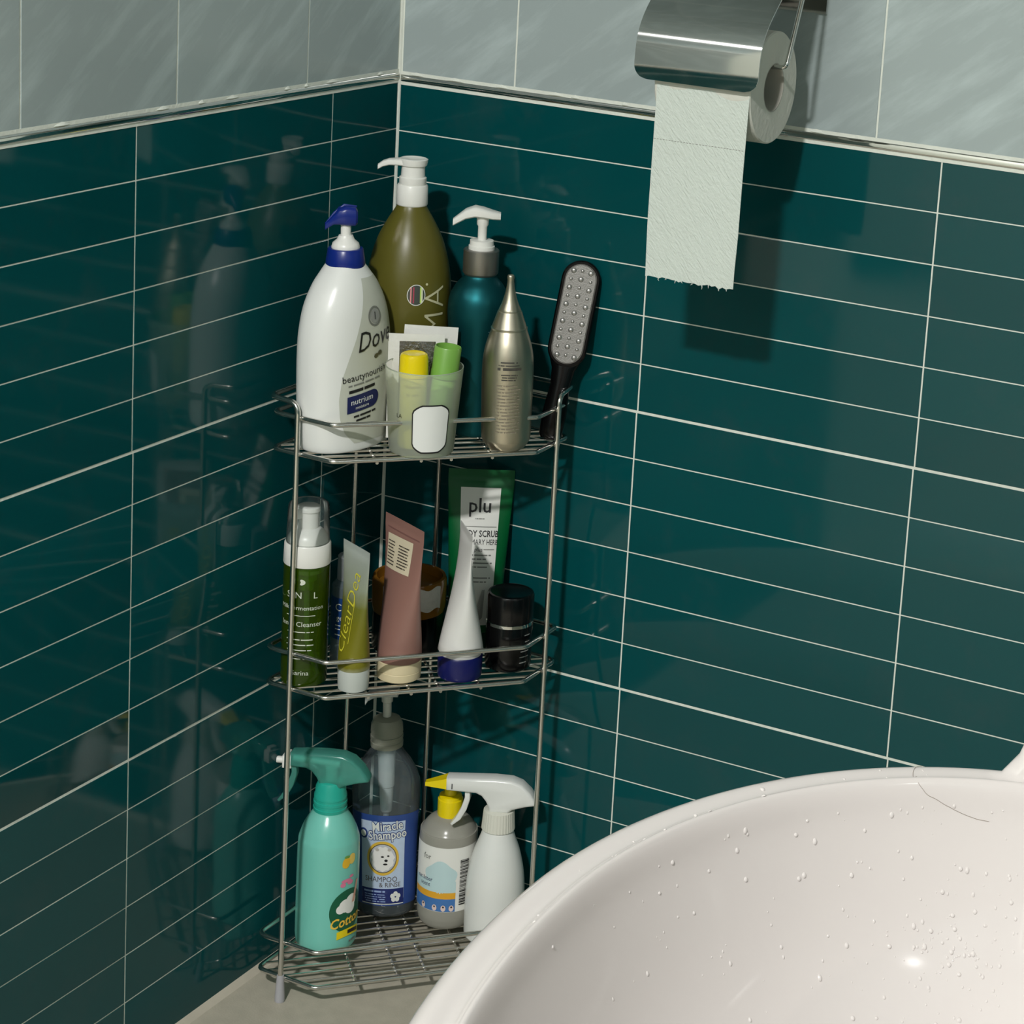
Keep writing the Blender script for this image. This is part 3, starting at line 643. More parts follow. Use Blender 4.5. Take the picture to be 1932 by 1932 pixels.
def gel_mat():
    m = GELM; nt = m.node_tree; b = nt.nodes['Principled BSDF']; N = nt.nodes.new; L = nt.links.new
    tc = N('ShaderNodeTexCoord'); sx = N('ShaderNodeSeparateXYZ'); L(tc.outputs['Object'], sx.inputs[0])
    nz = N('ShaderNodeTexNoise'); nz.inputs['Scale'].default_value = 60; L(tc.outputs['Object'], nz.inputs['Vector'])
    ma = N('ShaderNodeMath'); ma.operation = 'MULTIPLY_ADD'; ma.inputs[1].default_value = 0.012; L(nz.outputs['Fac'], ma.inputs[0]); L(sx.outputs[2], ma.inputs[2])
    rp = N('ShaderNodeValToRGB'); mr = N('ShaderNodeMapRange'); mr.inputs['From Max'].default_value = 0.16; L(ma.outputs[0], mr.inputs['Value']); L(mr.outputs[0], rp.inputs[0])
    e = rp.color_ramp.elements; e[0].position = 0.15; e[0].color = lin((176, 178, 150)); e[1].position = 0.20; e[1].color = lin((122, 119, 24))
    for p_, c_ in ((0.45, (114, 112, 20)), (0.60, (110, 113, 38)), (0.72, (150, 158, 138)), (1.0, (166, 174, 170))): q = e.new(p_); q.color = lin(c_)
    L(rp.outputs[0], b.inputs['Base Color']); b.inputs['Roughness'].default_value = 0.38; b.inputs['Subsurface Weight'].default_value = 0.0
    return m
pm(TG, 'body', lathe(rI, 48), gel_mat(), ang=60); fI = surf(rI[2:], 0.03)
pm(TG, 'cap', lathe([(0, 1.3), (0.12, 1.5), (0.6, 1.54), (2.1, 1.58), (2.3, 1.5)], 36), mat('frosted_cap', (188, 194, 188), 0.4))
YINK = mat('yellow_ink', (214, 206, 60), 0.45)
letters(TG, fI, 'ClearDea', 2.2, 0.32, 8.2, YINK, 0.07, rot=83, shear=0.15, bold=-0.02)
pm(TG, 'underline', patch(lambda s, z: fI(s, z, 0.07), 1.12, 1.2, 5.2, 9.4, 1, 8), YINK)

TJ = bottle('hand_cream_tube', 12.7, -15.3, T2, -21.5, 'dusty pink squeeze tube with cream cap and paper label near its crimped top', cat='tube')
lean(TJ, -24, 0.0)
rJ = tube_body(2.1, 16.4, 2.25, 7.0, 1.1)
pm(TJ, 'body', lathe(rJ, 56), mat('dusty_pink', (146, 108, 98), 0.45, bump=0.05, bscale=40), ang=60); fJ = surf(rJ[2:], 0.03)
pm(TJ, 'cap', lathe([(0, 2.0), (0.15, 2.2), (0.9, 2.24), (0.95, 2.2), (1.0, 2.24), (1.95, 2.24), (2.1, 2.1)], 44), mat('cream_cap', (222, 208, 170), 0.4))
pm(TJ, 'crimp_line', patch(lambda s, z: fJ(s, z, 0.04), -3.3, 3.3, 15.1, 15.25, 12, 1), mat('dark_pink', (128, 90, 84), 0.5))
lj = lambda s, z, o=0.04: fJ(s-0.04*(z-13), z-0.25+0.03*s, o)
pm(TJ, 'paper_label', patch(lj, -3.0, 2.1, 11.5, 14.9, 14, 6), mat('cream_paper', (218, 206, 178), 0.7), label='cream paper sticker')
BRN = mat('brown_ink', (66, 58, 50), 0.6)
fine(TJ, lambda s, z, o=0: lj(s, z, 0.08), [(14.2-0.32*k, 0.11, -2.7, -1.1+random.uniform(-.3, .3)) for k in range(8)], BRN, 2)
fine(TJ, lambda s, z, o=0: lj(s, z, 0.08), [(14.1-0.30*k, 0.12, -0.4, 1.6+random.uniform(-.3, .2)) for k in range(8)], BRN, 3)

TW = bottle('hand_cream_tube', 17.6, -11.65, T2, -50, 'white squeeze tube seen nearly edge-on, standing on a navy blue cap', cat='tube')
lean(TW, -45, 0.2)
rM = tube_body(2.9, 15.7, 2.3, 5.2, 0.9, sag=0.12)
pm(TW, 'body', lathe(rM, 56), mat('white_tube', (228, 228, 224), 0.36, bump=0.10, bscale=35), ang=60)
pm(TW, 'neck_band', lathe([(2.3, 2.0), (2.4, 2.12), (2.9, 2.2)], 40), mat('pearl_band', (200, 200, 200), 0.4))
pm(TW, 'cap', lathe([(0, 2.0), (0.15, 2.2), (0.4, 2.26), (2.3, 2.26), (2.5, 2.15)], 44), NAVY_P)

TL = bottle('body_scrub_tube', 14.85, -4.7, T2, 33, 'large green body scrub tube with a white label leaning on the wall behind', cat='tube')
lean(TL, 33, 1.0, 9.5)
rL = tube_body(2.2, 18.8, 2.6, 6.9, 1.3)
GREENP = mat('deep_green_plastic', (0, 88, 44), 0.36, spec=0.3, bump=0.08, bscale=30)
pm(TL, 'body', lathe(rL, 60), GREENP, ang=60); fL = surf(rL[2:], 0.03)
pm(TL, 'cap', lathe([(0, 2.2), (0.15, 2.4), (2.0, 2.45), (2.2, 2.3)], 40), mat('green_cap', (8, 60, 36), 0.35))
pm(TL, 'label', patch(lambda s, z: fL(s, z, 0.035), -2.25, 2.25, 2.9, 16.9, 18, 24), mat('white_label', (226, 226, 220), 0.45))
ll = lambda s, z, o=0.08: fL(s, z, o)
letters(TL, ll, 'plu', 2.1, 0.0, 15.0, INK, 0.08, bold=0.02)
letters(TL, ll, 'BODY SCRUB', 0.92, 0.0, 12.15, INK, 0.08, bold=0.015, sx=0.82)
letters(TL, ll, 'ROSEMARY HERB', 0.78, 0.0, 11.3, INK, 0.08, sx=0.76)
letters(TL, ll, 'plus', 0.6, 0.0, 10.55, INK, 0.08, shear=0.2)
fine(TL, lambda s, z, o=0: fL(s, z, 0.08), [(13.7, 0.1, -0.5, 0.55), (10.0, 0.13, -1.4, 1.6), (9.6, 0.13, -1.4, 1.0), (9.2, 0.13, -1.6, 1.8), (8.8, 0.13, -1.4, 1.2), (7.7, 0.12, -1.7, 1.7), (7.3, 0.12, -1.5, 1.2)], GREYINK, 4)
pm(TL, 'rule', patch(lambda s, z: fL(s, z, 0.08), -2.0, 2.0, 12.85, 12.92, 8, 1), GREYINK); pm(TL, 'rule', patch(lambda s, z: fL(s, z, 0.08), 0.6, 1.9, 10.55, 10.62, 4, 1), GREYINK)
sp = MB()
random.seed(3)
for k in range(18):
    for sd in (-1, 1):
        z = 3.3+k*0.18; ln = 0.75*(1-k/24); a = radians(40)
        x0, z0 = 0.35+0.03*k, z
        sp.add(*patch(lambda s, q: fL(x0+sd*s*cos(a), z0+s*sin(a)+q, 0.08), 0.02, ln, -0.045, 0.045, 3, 1))
spo = sp.build('sprig_print', mat('sprig_ink', (96, 98, 96), 0.55), TL, smooth=False); spo['kind'] = 'stuff'

# --- amber-topped jar behind the pink tube
K = bottle('amber_jar', 9.1, -8.3, T2, 40, 'amber topped dark jar with a torn white label, behind the pink tube', cat='jar')
AMB = thin('amber_plastic', (190, 130, 40), (178, 122, 40), 0.7, rough=0.12, trans=0.35)
pm(K, 'base', lathe([(0, 3.4), (0.3, 3.7), (4.2, 3.72), (4.3, 3.6)], 48), BLACK_P)
pm(K, 'body', lathe([(4.2, 3.62), (4.3, 3.74), (4.9, 3.86), (7.6, 3.86), (7.9, 3.72), (7.92, 3.4), (7.0, 3.3), (6.9, 0.3)], 52), AMB)
kf = surf([(3.6, 3.74), (4.5, 3.86), (7.9, 3.86)], 0.03)
pm(K, 'label', patch(lambda s, z: kf(s, z+0.16*sin(3*s), 0.04), -3.4, 3.2, 5.2, 7.55, 24, 3), mat('old_label', (206, 204, 196), 0.7, vary=0.15, vscale=200))
# --- black cream jar
N_ = bottle('cream_jar', 20.25, -6.6, T2, 42, 'glossy black cream jar with a silver ring below its lid', cat='jar')
pm(N_, 'body', lathe([(0, 2.1), (0.2, 2.35), (0.5, 2.4), (4.7, 2.4), (4.9, 2.3)], 44), BLACK_P)
pm(N_, 'silver_ring', lathe([(4.75, 2.38), (4.8, 2.44), (5.1, 2.44), (5.15, 2.38)], 44), CHROME)
pm(N_, 'lid', lathe([(5.1, 2.3), (5.2, 2.42), (7.8, 2.42), (8.05, 2.3), (8.1, 2.1), (8.02, 1.9), (8.0, 0.3)], 48), BLACK_P)
fN = surf([(0, 2.4), (9, 2.42)], 0.03)
fine(N_, lambda s, z, o=0: fN(s, z, 0.04), [(4.0, 0.1, 1.2, 2.0), (3.3, 0.1, 1.3, 2.0), (2.3, 0.1, 0.8, 1.9), (1.7, 0.1, 0.7, 1.9), (1.1, 0.1, 0.7, 1.6)], mat('pale_grey_ink', (150, 152, 150), 0.4), 2)

# ================================================================ bottom shelf
def sprayer(parent, z, ang, mbody, mtrig, mnoz, sc=1.0, nose=3.6, name='spray_head', tx=0.0, zs=1.0):
    """trigger head: spout to +x, tail to -x; z = top of the collar"""
    side = [(-0.95, 0), (0.95, 0), (1.0, 0.45), (1.3, 1.0), (1.75, 1.5), (2.3, 1.72), (nose, 1.78), (nose, 2.95), (2.2, 3.15), (0.5, 3.25), (-1.2, 3.22), (-2.2, 2.9), (-3.1, 2.15), (-3.75, 1.3), (-3.8, 1.0), (-2.6, 0.72), (-1.4, 0.35)]
    side = [(a*sc, z+b*sc*zs) for a, b in side]
    pm(parent, name, turn(slab(side, 0.92*sc, 0.3*sc), ang), mbody, ang=50)
    tr = [(1.95, 1.75), (2.45, 1.75), (2.42, 1.1), (2.75, 0.0), (3.25, -1.0), (3.75, -1.65), (3.55, -1.8), (2.75, -1.15), (2.2, -0.15), (1.9, 0.9)]
    pm(parent, 'trigger', turn(slab([((a+tx)*sc, z+b*sc*zs) for a, b in tr], 0.5*sc, 0.1), ang), mtrig, ang=50)
    return side
O_ = bottle('spray_bottle', 5.35, -15.75, T3, 70, 'mint green spray bottle with translucent teal trigger head and white nozzle')
profO = cr([(0, 2.5), (0.3, 2.95), (1.0, 3.18), (3, 3.22), (10.9, 3.2), (12.6, 2.98), (14.0, 2.4), (15.0, 1.75), (15.4, 1.62)], 5)
pm(O_, 'body', lathe(profO, 52), mat('mint_plastic', (120, 202, 186), 0.24)); fO = surf(profO, 0.03)
TEALP = thin('teal_translucent', (196, 240, 232), (112, 206, 190), 0.5, rough=0.18, trans=0.4)
pm(O_, 'collar', lathe([(z+1.4, r) for z, r in [(13.7, 1.62), (13.75, 1.72), (14.1, 1.76), (14.15, 1.68), (14.45, 1.68), (14.5, 1.74), (14.8, 1.74), (14.85, 1.66), (15.1, 1.66), (15.15, 1.70), (15.5, 1.68), (15.7, 1.58), (16.3, 1.55), (16.9, 1.3), (17.0, 1.0)]], 40), mat('teal_collar', (40, 172, 152), 0.35))
osz = 17.65
sprayer(O_, osz, 200-70, TEALP, TEALP, WHITE_P, 1.08, 3.85, tx=1.35, zs=1.1)
pm(O_, 'nozzle', [turn(slab([(4.1, osz+1.75), (5.05, osz+1.75), (5.05, osz+3.05), (4.1, osz+3.05)], 0.7, 0.12), 130), turn(tube([(5.0, 0, osz+2.35), (5.75, 0, osz+2.35)], 0.36, 14), 130), turn(slab([(4.3, osz+3.0), (4.9, osz+3.0), (4.9, osz+3.4), (4.3, osz+3.4)], 0.45, 0.08), 130)], WHITE_P)
pm(O_, 'inner_pump', [lathe([(osz-0.2, 0.62), (osz+2.2, 0.62), (osz+2.3, 0.4)], 20), turn(tube([(-0.9, 0, osz+2.5), (4.0, 0, osz+2.7)], 0.36, 12), 130)], mat('pale_teal', (150, 206, 194), 0.4))
lem = mat('lemon_yellow', (236, 186, 44), 0.4)
for a, b in ((-0.05, 0.0), (0.72, 0.28)): pm(O_, 'lemon_print', blob(lambda s, z: fO(s, z, 0.045 if a < 0 else 0.04), 0.0+a, 10.3+b, lambda t: (0.46+0.08*cos(t-0.8)**8, 0.58), 24, 3), lem if a < 0 else mat('lemon_pale', (240, 206, 96), 0.4))
pm(O_, 'leaf_print', blob(lambda s, z: fO(s, z, 0.05), 0.05, 10.95, lambda t: (0.35, 0.14), 14, 2), mat('leaf_ink', (110, 160, 70), 0.4))
pk = mat('pink_ink', (226, 128, 160), 0.4)
for a, b, c, d in ((0.05, 8.3, 0.62, 0.20), (0.55, 8.0, 0.40, 0.24), (-0.35, 7.9, 0.32, 0.26), (0.7, 8.65, 0.3, 0.16)): pm(O_, 'pink_print', blob(lambda s, z: fO(s, z, 0.04), a, b, lambda t: (c, d), 16, 2), pk)
pm(O_, 'emblem', blob(lambda s, z: fO(s, z, 0.04), 0.4, 4.9, lambda t: (2.15, 2.4), 44, 5), mat('emblem_green', (8, 92, 62), 0.35), label='dark green round emblem')
cot = mat('cotton_white', (240, 240, 234), 0.5)
for a, b, c in ((0.0, 5.5, 0.75), (0.75, 5.9, 0.72), (-0.55, 5.2, 0.5), (0.6, 5.2, 0.7)): pm(O_, 'cotton_print', blob(lambda s, z: fO(s, z, 0.06), a, b, lambda t: c, 20, 2), cot)
pm(O_, 'stick_print', patch(lambda s, z: fO(s+0.28*(z-6), z, 0.07), 0.95, 1.35, 5.6, 7.9, 2, 6), mat('skin_ink', (226, 172, 150), 0.5))
letters(O_, fO, 'Cotton', 1.55, 0.2, 3.75, mat('gold_ink', (240, 196, 70), 0.4), 0.09, rot=6, shear=0.3, bold=0.03, sx=0.85)
pm(O_, 'banner', patch(lambda s, z: fO(s, z-0.10*(s-0.4)**2+0.25, 0.075), -0.9, 2.2, 1.75, 2.6, 12, 2), mat('banner_yellow', (238, 214, 20), 0.4))
fine(O_, lambda s, z, o=0: fO(s, z-0.10*(s-0.4)**2+0.25, 0.10), [(2.2, 0.42, 0.1, 2.0)], INK, 4)
fine(O_, lambda s, z, o=0: fO(s, z, 0.06), [(1.25, 0.2, 0.6, 1.8)], GREYINK, 3)

P_ = bottle('pet_shampoo_bottle', 6.75, -6.7, T3, 26, 'clear pump bottle with blue dog shampoo label, at the back of the lowest shelf')
profP = cr([(0, 2.7, 1.75), (0.3, 3.05, 2.0), (1.2, 3.25, 2.2), (3, 3.35, 2.3), (9, 3.45, 2.35), (13.5, 3.65, 2.4), (15.6, 3.5, 2.35), (17.3, 2.75, 2.1), (18.5, 1.9, 1.7), (19.3, 1.5, 1.45)], 5)
pm(P_, 'body', lathe(profP, 56), thin('clear_bottle_plastic', (236, 244, 246), (190, 202, 206), 0.20, rough=0.05, ior=1.42)); fP = surf(profP, 0.03); lean(P_, 26, -1.6)
LIQ = thin('shampoo_liquid', (186, 202, 216), (128, 146, 168), 0.45, rough=0.1)
pm(P_, 'shampoo', lathe([(0.15, 2.6, 1.65), (0.5, 2.95, 1.95), (3, 3.25, 2.2), (9.6, 3.4, 2.25), (9.62, 0.3, 0.2)], 44), LIQ)
FRC = thin('frosted_collar', (220, 222, 210), (212, 212, 194), 0.75, rough=0.3)
pm(P_, 'collar', lathe([(z+1.6, r) for z, r in [(17.5, 1.6), (17.55, 1.72), (18.1, 1.74), (18.15, 1.66), (18.4, 1.66), (18.45, 1.74), (18.8, 1.74), (18.85, 1.66), (19.1, 1.66), (19.15, 1.72), (20.0, 1.68), (20.6, 1.4), (20.8, 1.0), (20.82, 0.6)]], 40), FRC)
pm(P_, 'stem', lathe([(22.2, 0.46), (24.0, 0.46), (24.1, 0.6), (25.2, 0.62)], 18), mat('cloudy_white', (205, 205, 196), 0.4))
pm(P_, 'pump_head', turn(rrect([(-1.2, 0, 25.2, 0.8, 0.4), (0, 0, 25.25, 0.95, 0.45), (1.2, 0, 25.05, 0.7, 0.45), (2.0, 0, 24.6, 0.5, 0.5), (2.3, 0, 24.1, 0.4, 0.5)]), 205-26), mat('cloudy_white2', (200, 202, 198), 0.4))
pm(P_, 'pump_mechanism', lathe([(11.4, 0.42), (11.6, 0.62), (13.4, 0.72), (14.4, 0.75), (14.5, 0.85), (16.6, 0.9), (18.2, 0.95), (19.2, 1.2)], 26), mat('white_mechanism', (214, 216, 214), 0.35))
pm(P_, 'dip_tube', tube([(0, 0, 11.5), (-0.2, 0, 6), (-0.6, 0, 0.8)], 0.3, 10), mat('tube_grey', (176, 184, 190), 0.4))
pm(P_, 'label_wrap', patch(lambda s, z: fP(s, z, 0.02), -5.0, 5.0, 1.55, 12.1, 40, 10), mat('wrap_blue', (46, 74, 140), 0.35), label='blue label band')
lp = lambda s, z, o=0.05: fP(s, z*1.075, o)
pm(P_, 'label_field', patch(lambda s, z: lp(s, z, 0.045), -2.65, 2.55, 2.2, 10.6, 20, 10), mat('label_pale', (188, 204, 226), 0.4, vary=0.1, vscale=180))
BLU2 = mat('outline_blue', (40, 60, 120), 0.4)
for q, z, x in (('Miracle', 10.1, 0.5), ('Shampoo', 9.15, 0.55)):
    letters(P_, lp, q, 1.32, x, z, BLU2, 0.075, rot=4, bold=0.095, sx=0.88); letters(P_, lp, q, 1.32, x, z, WINK, 0.11, rot=4, bold=0.02, sx=0.88)
pm(P_, 'badge_edge', blob(lambda s, z: lp(s, z, 0.07), -2.3, 9.2, lambda t: 0.56, 16, 3), BLU2)
pm(P_, 'badge', blob(lambda s, z: lp(s, z, 0.10), -2.3, 9.2, lambda t: 0.36, 16, 2), WINK)
pm(P_, 'gold_ring', blob(lambda s, z: lp(s, z, 0.075), 0.0, 6.65, lambda t: (1.85, 1.85), 40, 3, 0.84), mat('gold_print', (224, 184, 70), 0.35))
pm(P_, 'ring_inner_line', blob(lambda s, z: lp(s, z, 0.08), 0.0, 6.65, lambda t: (1.58, 1.58), 40, 2, 0.95), mat('dark_gold', (70, 60, 50), 0.4))  # printed dark line along the inside of the gold ring
pm(P_, 'portrait_ground', blob(lambda s, z: lp(s, z, 0.07), 0.0, 6.65, lambda t: 1.5, 40, 3), mat('portrait_grey', (196, 198, 204), 0.5))
furr = lambda t: (1.28+0.07*sin(9*t)+0.05*sin(17*t), 1.32+0.07*sin(11*t))
pm(P_, 'dog_print', blob(lambda s, z: lp(s, z, 0.10), 0.0, 6.6, furr, 60, 4), mat('dog_white', (236, 234, 230), 0.6), label='white fluffy dog portrait')
for a, b, c, d in ((-0.02, 6.85, 0.17, 0.10), (0.62, 6.95, 0.13, 0.09), (0.38, 6.45, 0.19, 0.14), (0.30, 6.05, 0.25, 0.10)): pm(P_, 'dog_face_print', blob(lambda s, z: lp(s, z, 0.13), a, b, lambda t: (c, d), 14, 2), INK)
for a in (-0.6, 0.75): pm(P_, 'dog_ear_print', blob(lambda s, z: lp(s, z, 0.12), a, 7.6, lambda t: (0.22, 0.16), 14, 2), mat('ear_grey', (190, 184, 176), 0.6))
letters(P_, lp, 'SHAMPOO', 0.80, -0.2, 4.35, mat('brown_grey_ink', (92, 84, 78), 0.5), 0.08); letters(P_, lp, '& RINSE', 0.72, 0.85, 3.75, mat('brown_grey_ink2', (92, 84, 78), 0.5), 0.08)
pm(P_, 'label_block', patch(lambda s, z: lp(s, z, 0.07), -2.6, 2.5, 1.65, 3.35, 18, 4), mat('label_navy', (24, 40, 104), 0.4))
fine(P_, lambda s, z, o=0: lp(s, z, 0.10), [(3.05, 0.2, -2.3, 0.5), (2.7, 0.1, -2.2, 0.3), (2.45, 0.1, -2.2, 0.4), (2.2, 0.1, -2.2, 0.3), (1.95, 0.1, -2.1, 0.4)], mat('pale_blue_ink', (150, 170, 214), 0.5), 4)
for k in range(5): pm(P_, 'petal_print', blob(lambda s, z: lp(s, z, 0.10), 1.5+0.36*cos(k*1.257+0.3), 2.45+0.34*sin(k*1.257+0.3), lambda t: 0.27, 12, 2), WINK)
pm(P_, 'label_rule', patch(lambda s, z: lp(s, z, 0.09), -2.6, 2.5, 1.62, 1.72, 18, 1), WINK)

Q_ = bottle('soap_bottle', 13.35, -5.1, T3, 18, 'cloudy clear bottle with yellow neck and a white and blue label with barcode')
profQ = cr([(0, 2.2), (0.3, 2.7), (1.0, 3.0), (2.5, 3.1), (9.9, 3.1), (10.9, 2.85), (11.8, 2.2), (12.25, 1.4), (12.4, 1.2)], 5)
pm(Q_, 'body', lathe(profQ, 48), thin('cloudy_bottle', (226, 226, 218), (208, 206, 194), 0.72, rough=0.22, trans=0.35)); fQ = surf(profQ, 0.03)
pm(Q_, 'collar', lathe([(12.1, 1.25), (12.2, 1.32), (12.4, 1.34), (14.1, 1.34), (14.2, 1.24), (14.5, 1.2), (14.6, 1.0)], 36), YEL)
pm(Q_, 'stem', lathe([(14.5, 0.70), (15.8, 0.66)], 20), YEL)
pm(Q_, 'pump_head', turn(rrect([(-1.2, 0, 15.75, 0.4, 0.25), (0, 0, 15.85, 0.6, 0.3), (1.2, 0, 15.75, 0.4, 0.25)]), 20), YEL)
lq = lambda s, z, o=0.05: fQ(s, z*1.12+0.5, o)
pm(Q_, 'label', patch(lambda s, z: lq(s, z, 0.025), -5.2, 5.2, 1.75, 8.3, 40, 6), mat('label_white', (232, 232, 226), 0.45))
pm(Q_, 'cloud_print', blob(lambda s, z: lq(s, z, 0.05), 0.0, 5.3, lambda t: (1.75+0.12*sin(5*t), 1.55+0.12*cos(4*t)), 36, 4), mat('sky_print', (190, 216, 218), 0.5))
pm(Q_, 'sky_print', patch(lambda s, z: lq(s, z, 0.045), -3.6, 1.7, 3.7, 4.9, 18, 2), mat('sky_print2', (190, 216, 218), 0.5))
pm(Q_, 'orange_band', patch(lambda s, z: lq(s, z, 0.05), -3.6, 1.7, 3.1, 3.75, 18, 2), mat('orange_ink', (226, 166, 46), 0.4))
pm(Q_, 'blue_band', patch(lambda s, z: lq(s, z, 0.05), -3.6, 1.7, 1.8, 3.15, 18, 2), mat('mid_blue_ink', (66, 116, 178), 0.4))
for a in (-1.9, -0.5, 0.45, 1.3): pm(Q_, 'little_figure_print', blob(lambda s, z: lq(s, z, 0.08), a, 2.15, lambda t: (0.26, 0.34 if sin(t) > 0 else 0.3), 14, 2), mat('figure_ink', (228, 204, 196), 0.5)); pm(Q_, 'little_dot_print', blob(lambda s, z: lq(s, z, 0.10), a, 2.3, lambda t: 0.10, 10, 1), INK)
letters(Q_, lq, 'for', 0.8, -1.6, 7.2, GREYINK, 0.07); letters(Q_, lq, 'cat litter', 0.62, -1.9, 4.95, NAVY_INK, 0.07); letters(Q_, lq, 'scent', 0.62, -1.75, 4.4, NAVY_INK, 0.07)
random.seed(11)
bars = MB(); z = 2.4
while z < 7.0:
    h = random.choice((0.05, 0.05, 0.09, 0.13)); bars.add(*patch(lambda s, q: lq(s, q, 0.07), 2.1, 3.15, z, z+h, 4, 1)); z += h+random.choice((0.06, 0.06, 0.11))
o = bars.build('barcode', INK, Q_, smooth=False); o['kind'] = 'stuff'

R_ = bottle('spray_bottle', 19.45, -5.3, T3, 24, 'plain white spray bottle with white trigger head and yellow nozzle beside the basin')
profR = cr([(0, 2.6), (0.3, 3.0), (1.0, 3.12), (5, 3.12), (7.5, 2.95), (9.8, 2.45), (11.4, 1.9), (12.3, 1.6), (12.6, 1.5)], 5)
WSP = mat('spray_white', (226, 228, 224), 0.26)
pm(R_, 'body', lathe(profR, 48), WSP); fR = surf(profR, 0.03)
pm(R_, 'collar', ribbed(12.4, 14.6, 1.78, 34, 0.05, 0.16), mat('collar_white', (218, 218, 206), 0.4))
rsz = 14.5
sprayer(R_, rsz, 202-24, WSP, WSP, YEL, 1.06, 5.3, tx=1.0, zs=1.08)
pm(R_, 'nozzle', turn(loft([[(x, y, rsz+q) for y, q in ((-w_, 2.1), (w_, 2.1), (w_, t_), (-w_, t_))] for x, w_, t_ in ((5.55, 0.75, 3.3), (6.5, 0.6, 2.95), (7.9, 0.35, 2.5))]), 178), YEL)
pm(R_, 'nozzle_mark', turn(box(4.9, 5.0, 0.97, 1.0, rsz+2.3, rsz+2.9), 178), INK)
fine(R_, lambda s, z, o=0: fR(s, z, 0.05), [(-2.1, 0.07, 0.8, 4.0), (-1.2, 0.07, 0.7, 3.4), (-0.95, 0.07, 0.7, 3.2)], GREYINK, 5)

# ================================================================ toilet paper holder and roll on the right wall
HD = empty('toilet_paper_holder', 41.9, -4.5, 12.65, label='chrome toilet paper holder with curved cover on the grey tiles', cat='holder')
def at(o, vf, dx, dy, dz): return [(x-dx, y-dy, z-dz) for x, y, z in vf[0]], vf[1]
cp = cr([(-1.6, 18.6), (-3.2, 17.6), (-5.6, 15.6), (-7.9, 13.75), (-9.5, 12.35), (-10.6, 11.2), (-11.35, 10.0), (-11.72, 8.9), (-11.86, 7.8), (-11.92, 6.7), (-11.92, 5.55)], 5)
xl, xr = 33.75, 46.1
def cover_ring(y, z, i, n, d):
    """one course across the cover, rounded at the two lower corners"""
    rest = sum(math.dist(cp[k], cp[k+1]) for k in range(i, n-1)); rad = 1.3
    ins = rad-math.sqrt(max(0, rad*rad-(rad-rest)**2)) if rest < rad else 0.0
    return [(xl+ins+(xr-xl-2*ins)*k/12, y, z) for k in range(13)]
n = len(cp)
T = []; 
for i, (y, z) in enumerate(cp):
    a = cp[max(0, i-1)]; b = cp[min(n-1, i+1)]; ty, tz = b[0]-a[0], b[1]-a[1]; l = math.hypot(ty, tz); ny, nz = tz/l, -ty/l
    top = cover_ring(y, z, i, n, 0); low = [(x, yy-0.10*ny, zz-0.10*nz) for x, yy, zz in reversed(top)]
    T.append(top+low)
MB().add(*at(HD, loft(T), 40, -0.1, 12)).build('cover', CHROME, HD, ang=60)
arm = fillet([(46.35, -1.2, 17.4), (46.35, -2.6, 16.6), (46.3, -6.3, 7.45), (45.0, -6.3, 7.35), (33.9, -6.3, 7.35)], 0.5, 5)
MB().add(*at(HD, tube(arm, 0.22, 12), 40, -0.1, 12)).build('wire_arm', CHROME, HD, ang=60)
MB().add(*at(HD, box(34.5, 45.5, 4.05, 4.42, 11.5, 21.5), 40, -0.1, 12)).build('wall_plate', CHROME, HD)
for q in (34.6, 44.9): MB().add(*at(HD, box(q, q+0.5, -1.6, 4.2, 17.6, 19.0), 40, -0.1, 12)).build('bracket', CHROME, HD)
MB().add(*at(HD, tube([(33.9, -1.4, 18.2), (46.6, -1.4, 18.2)], 0.45, 14), 40, -0.1, 12)).build('hinge', CHROME, HD, ang=60)

RY, RZ, RR, RCO = -6.0, 5.42, 5.15, 2.15
RO = empty('toilet_paper_roll', 42.4, RY-4.4, RZ+0.65, label='white toilet paper roll with a sheet hanging down below the chrome cover', cat='paper roll')
def rollring(x, r, n=72): return [(x, r*cos(2*pi*k/n), r*sin(2*pi*k/n)) for k in range(n)]
x0, x1 = -5.0, 4.6
v, f = loft([rollring(x0, RCO), rollring(x0, RR-0.12), rollring(x0+0.12, RR), rollring(x1-0.12, RR), rollring(x1, RR-0.12), rollring(x1, RCO+0.08)], False, False)
MB().add(v, f).build('roll', mat('roll_paper', (212, 212, 202), 0.95, spec=0.1, bump=0.35, bscale=160), RO, ang=40)
v, f = loft([rollring(x0, RCO+0.1), rollring(x1, RCO+0.1), rollring(x1, RCO), rollring(x0, RCO)], closed=True)
MB().add(v, f).build('cardboard_core', mat('core_card', (176, 174, 164), 0.9, vary=0.1), RO, ang=60)
random.seed(21)
nx, nz_ = 26, 60; v = []; f = []
jag = [0.10*random.uniform(-1, 1)+0.10*sin(3.1*i) for i in range(nx+1)]
def sheet(side):
    out = []
    for i in range(nz_+1):
        t = i/nz_
        for j in range(nx+1):
            u = j/nx; z = 5.0-t*(5.0+12.75) - RZ + RZ
            zz = 5.2*(1-t)+(-12.7+0.12*u+(jag[j] if t > 0.985 else 0))*t
            y = -11.18+0.10*sin(2.6*t+2.2*u)+0.05*sin(9*u+5*t)-0.16*(1-t)*0+0.25*t*(0.5-u)*0.3+(0.5*max(0, t-0.9)*6*max(0, u-0.8)*2)
            x = 35.85+9.2*u+(-0.10*sin(pi*t)*(u < 0.5)-0.28*max(0, t-0.72)*(1 if u > 0.5 else -0.6)*abs(u-0.5)*4)-0.10*t
            out.append((x-40.5, y-RY+side*0.03, zz-RZ))
    return out
a_, b_ = sheet(-1), sheet(1); v = a_+b_; W_ = nx+1; off = len(a_)
for i in range(nz_):
    for j in range(nx):
        q = i*W_+j; f.append((q, q+1, q+W_+1, q+W_)); f.append((off+q, off+q+W_, off+q+W_+1, off+q+1))
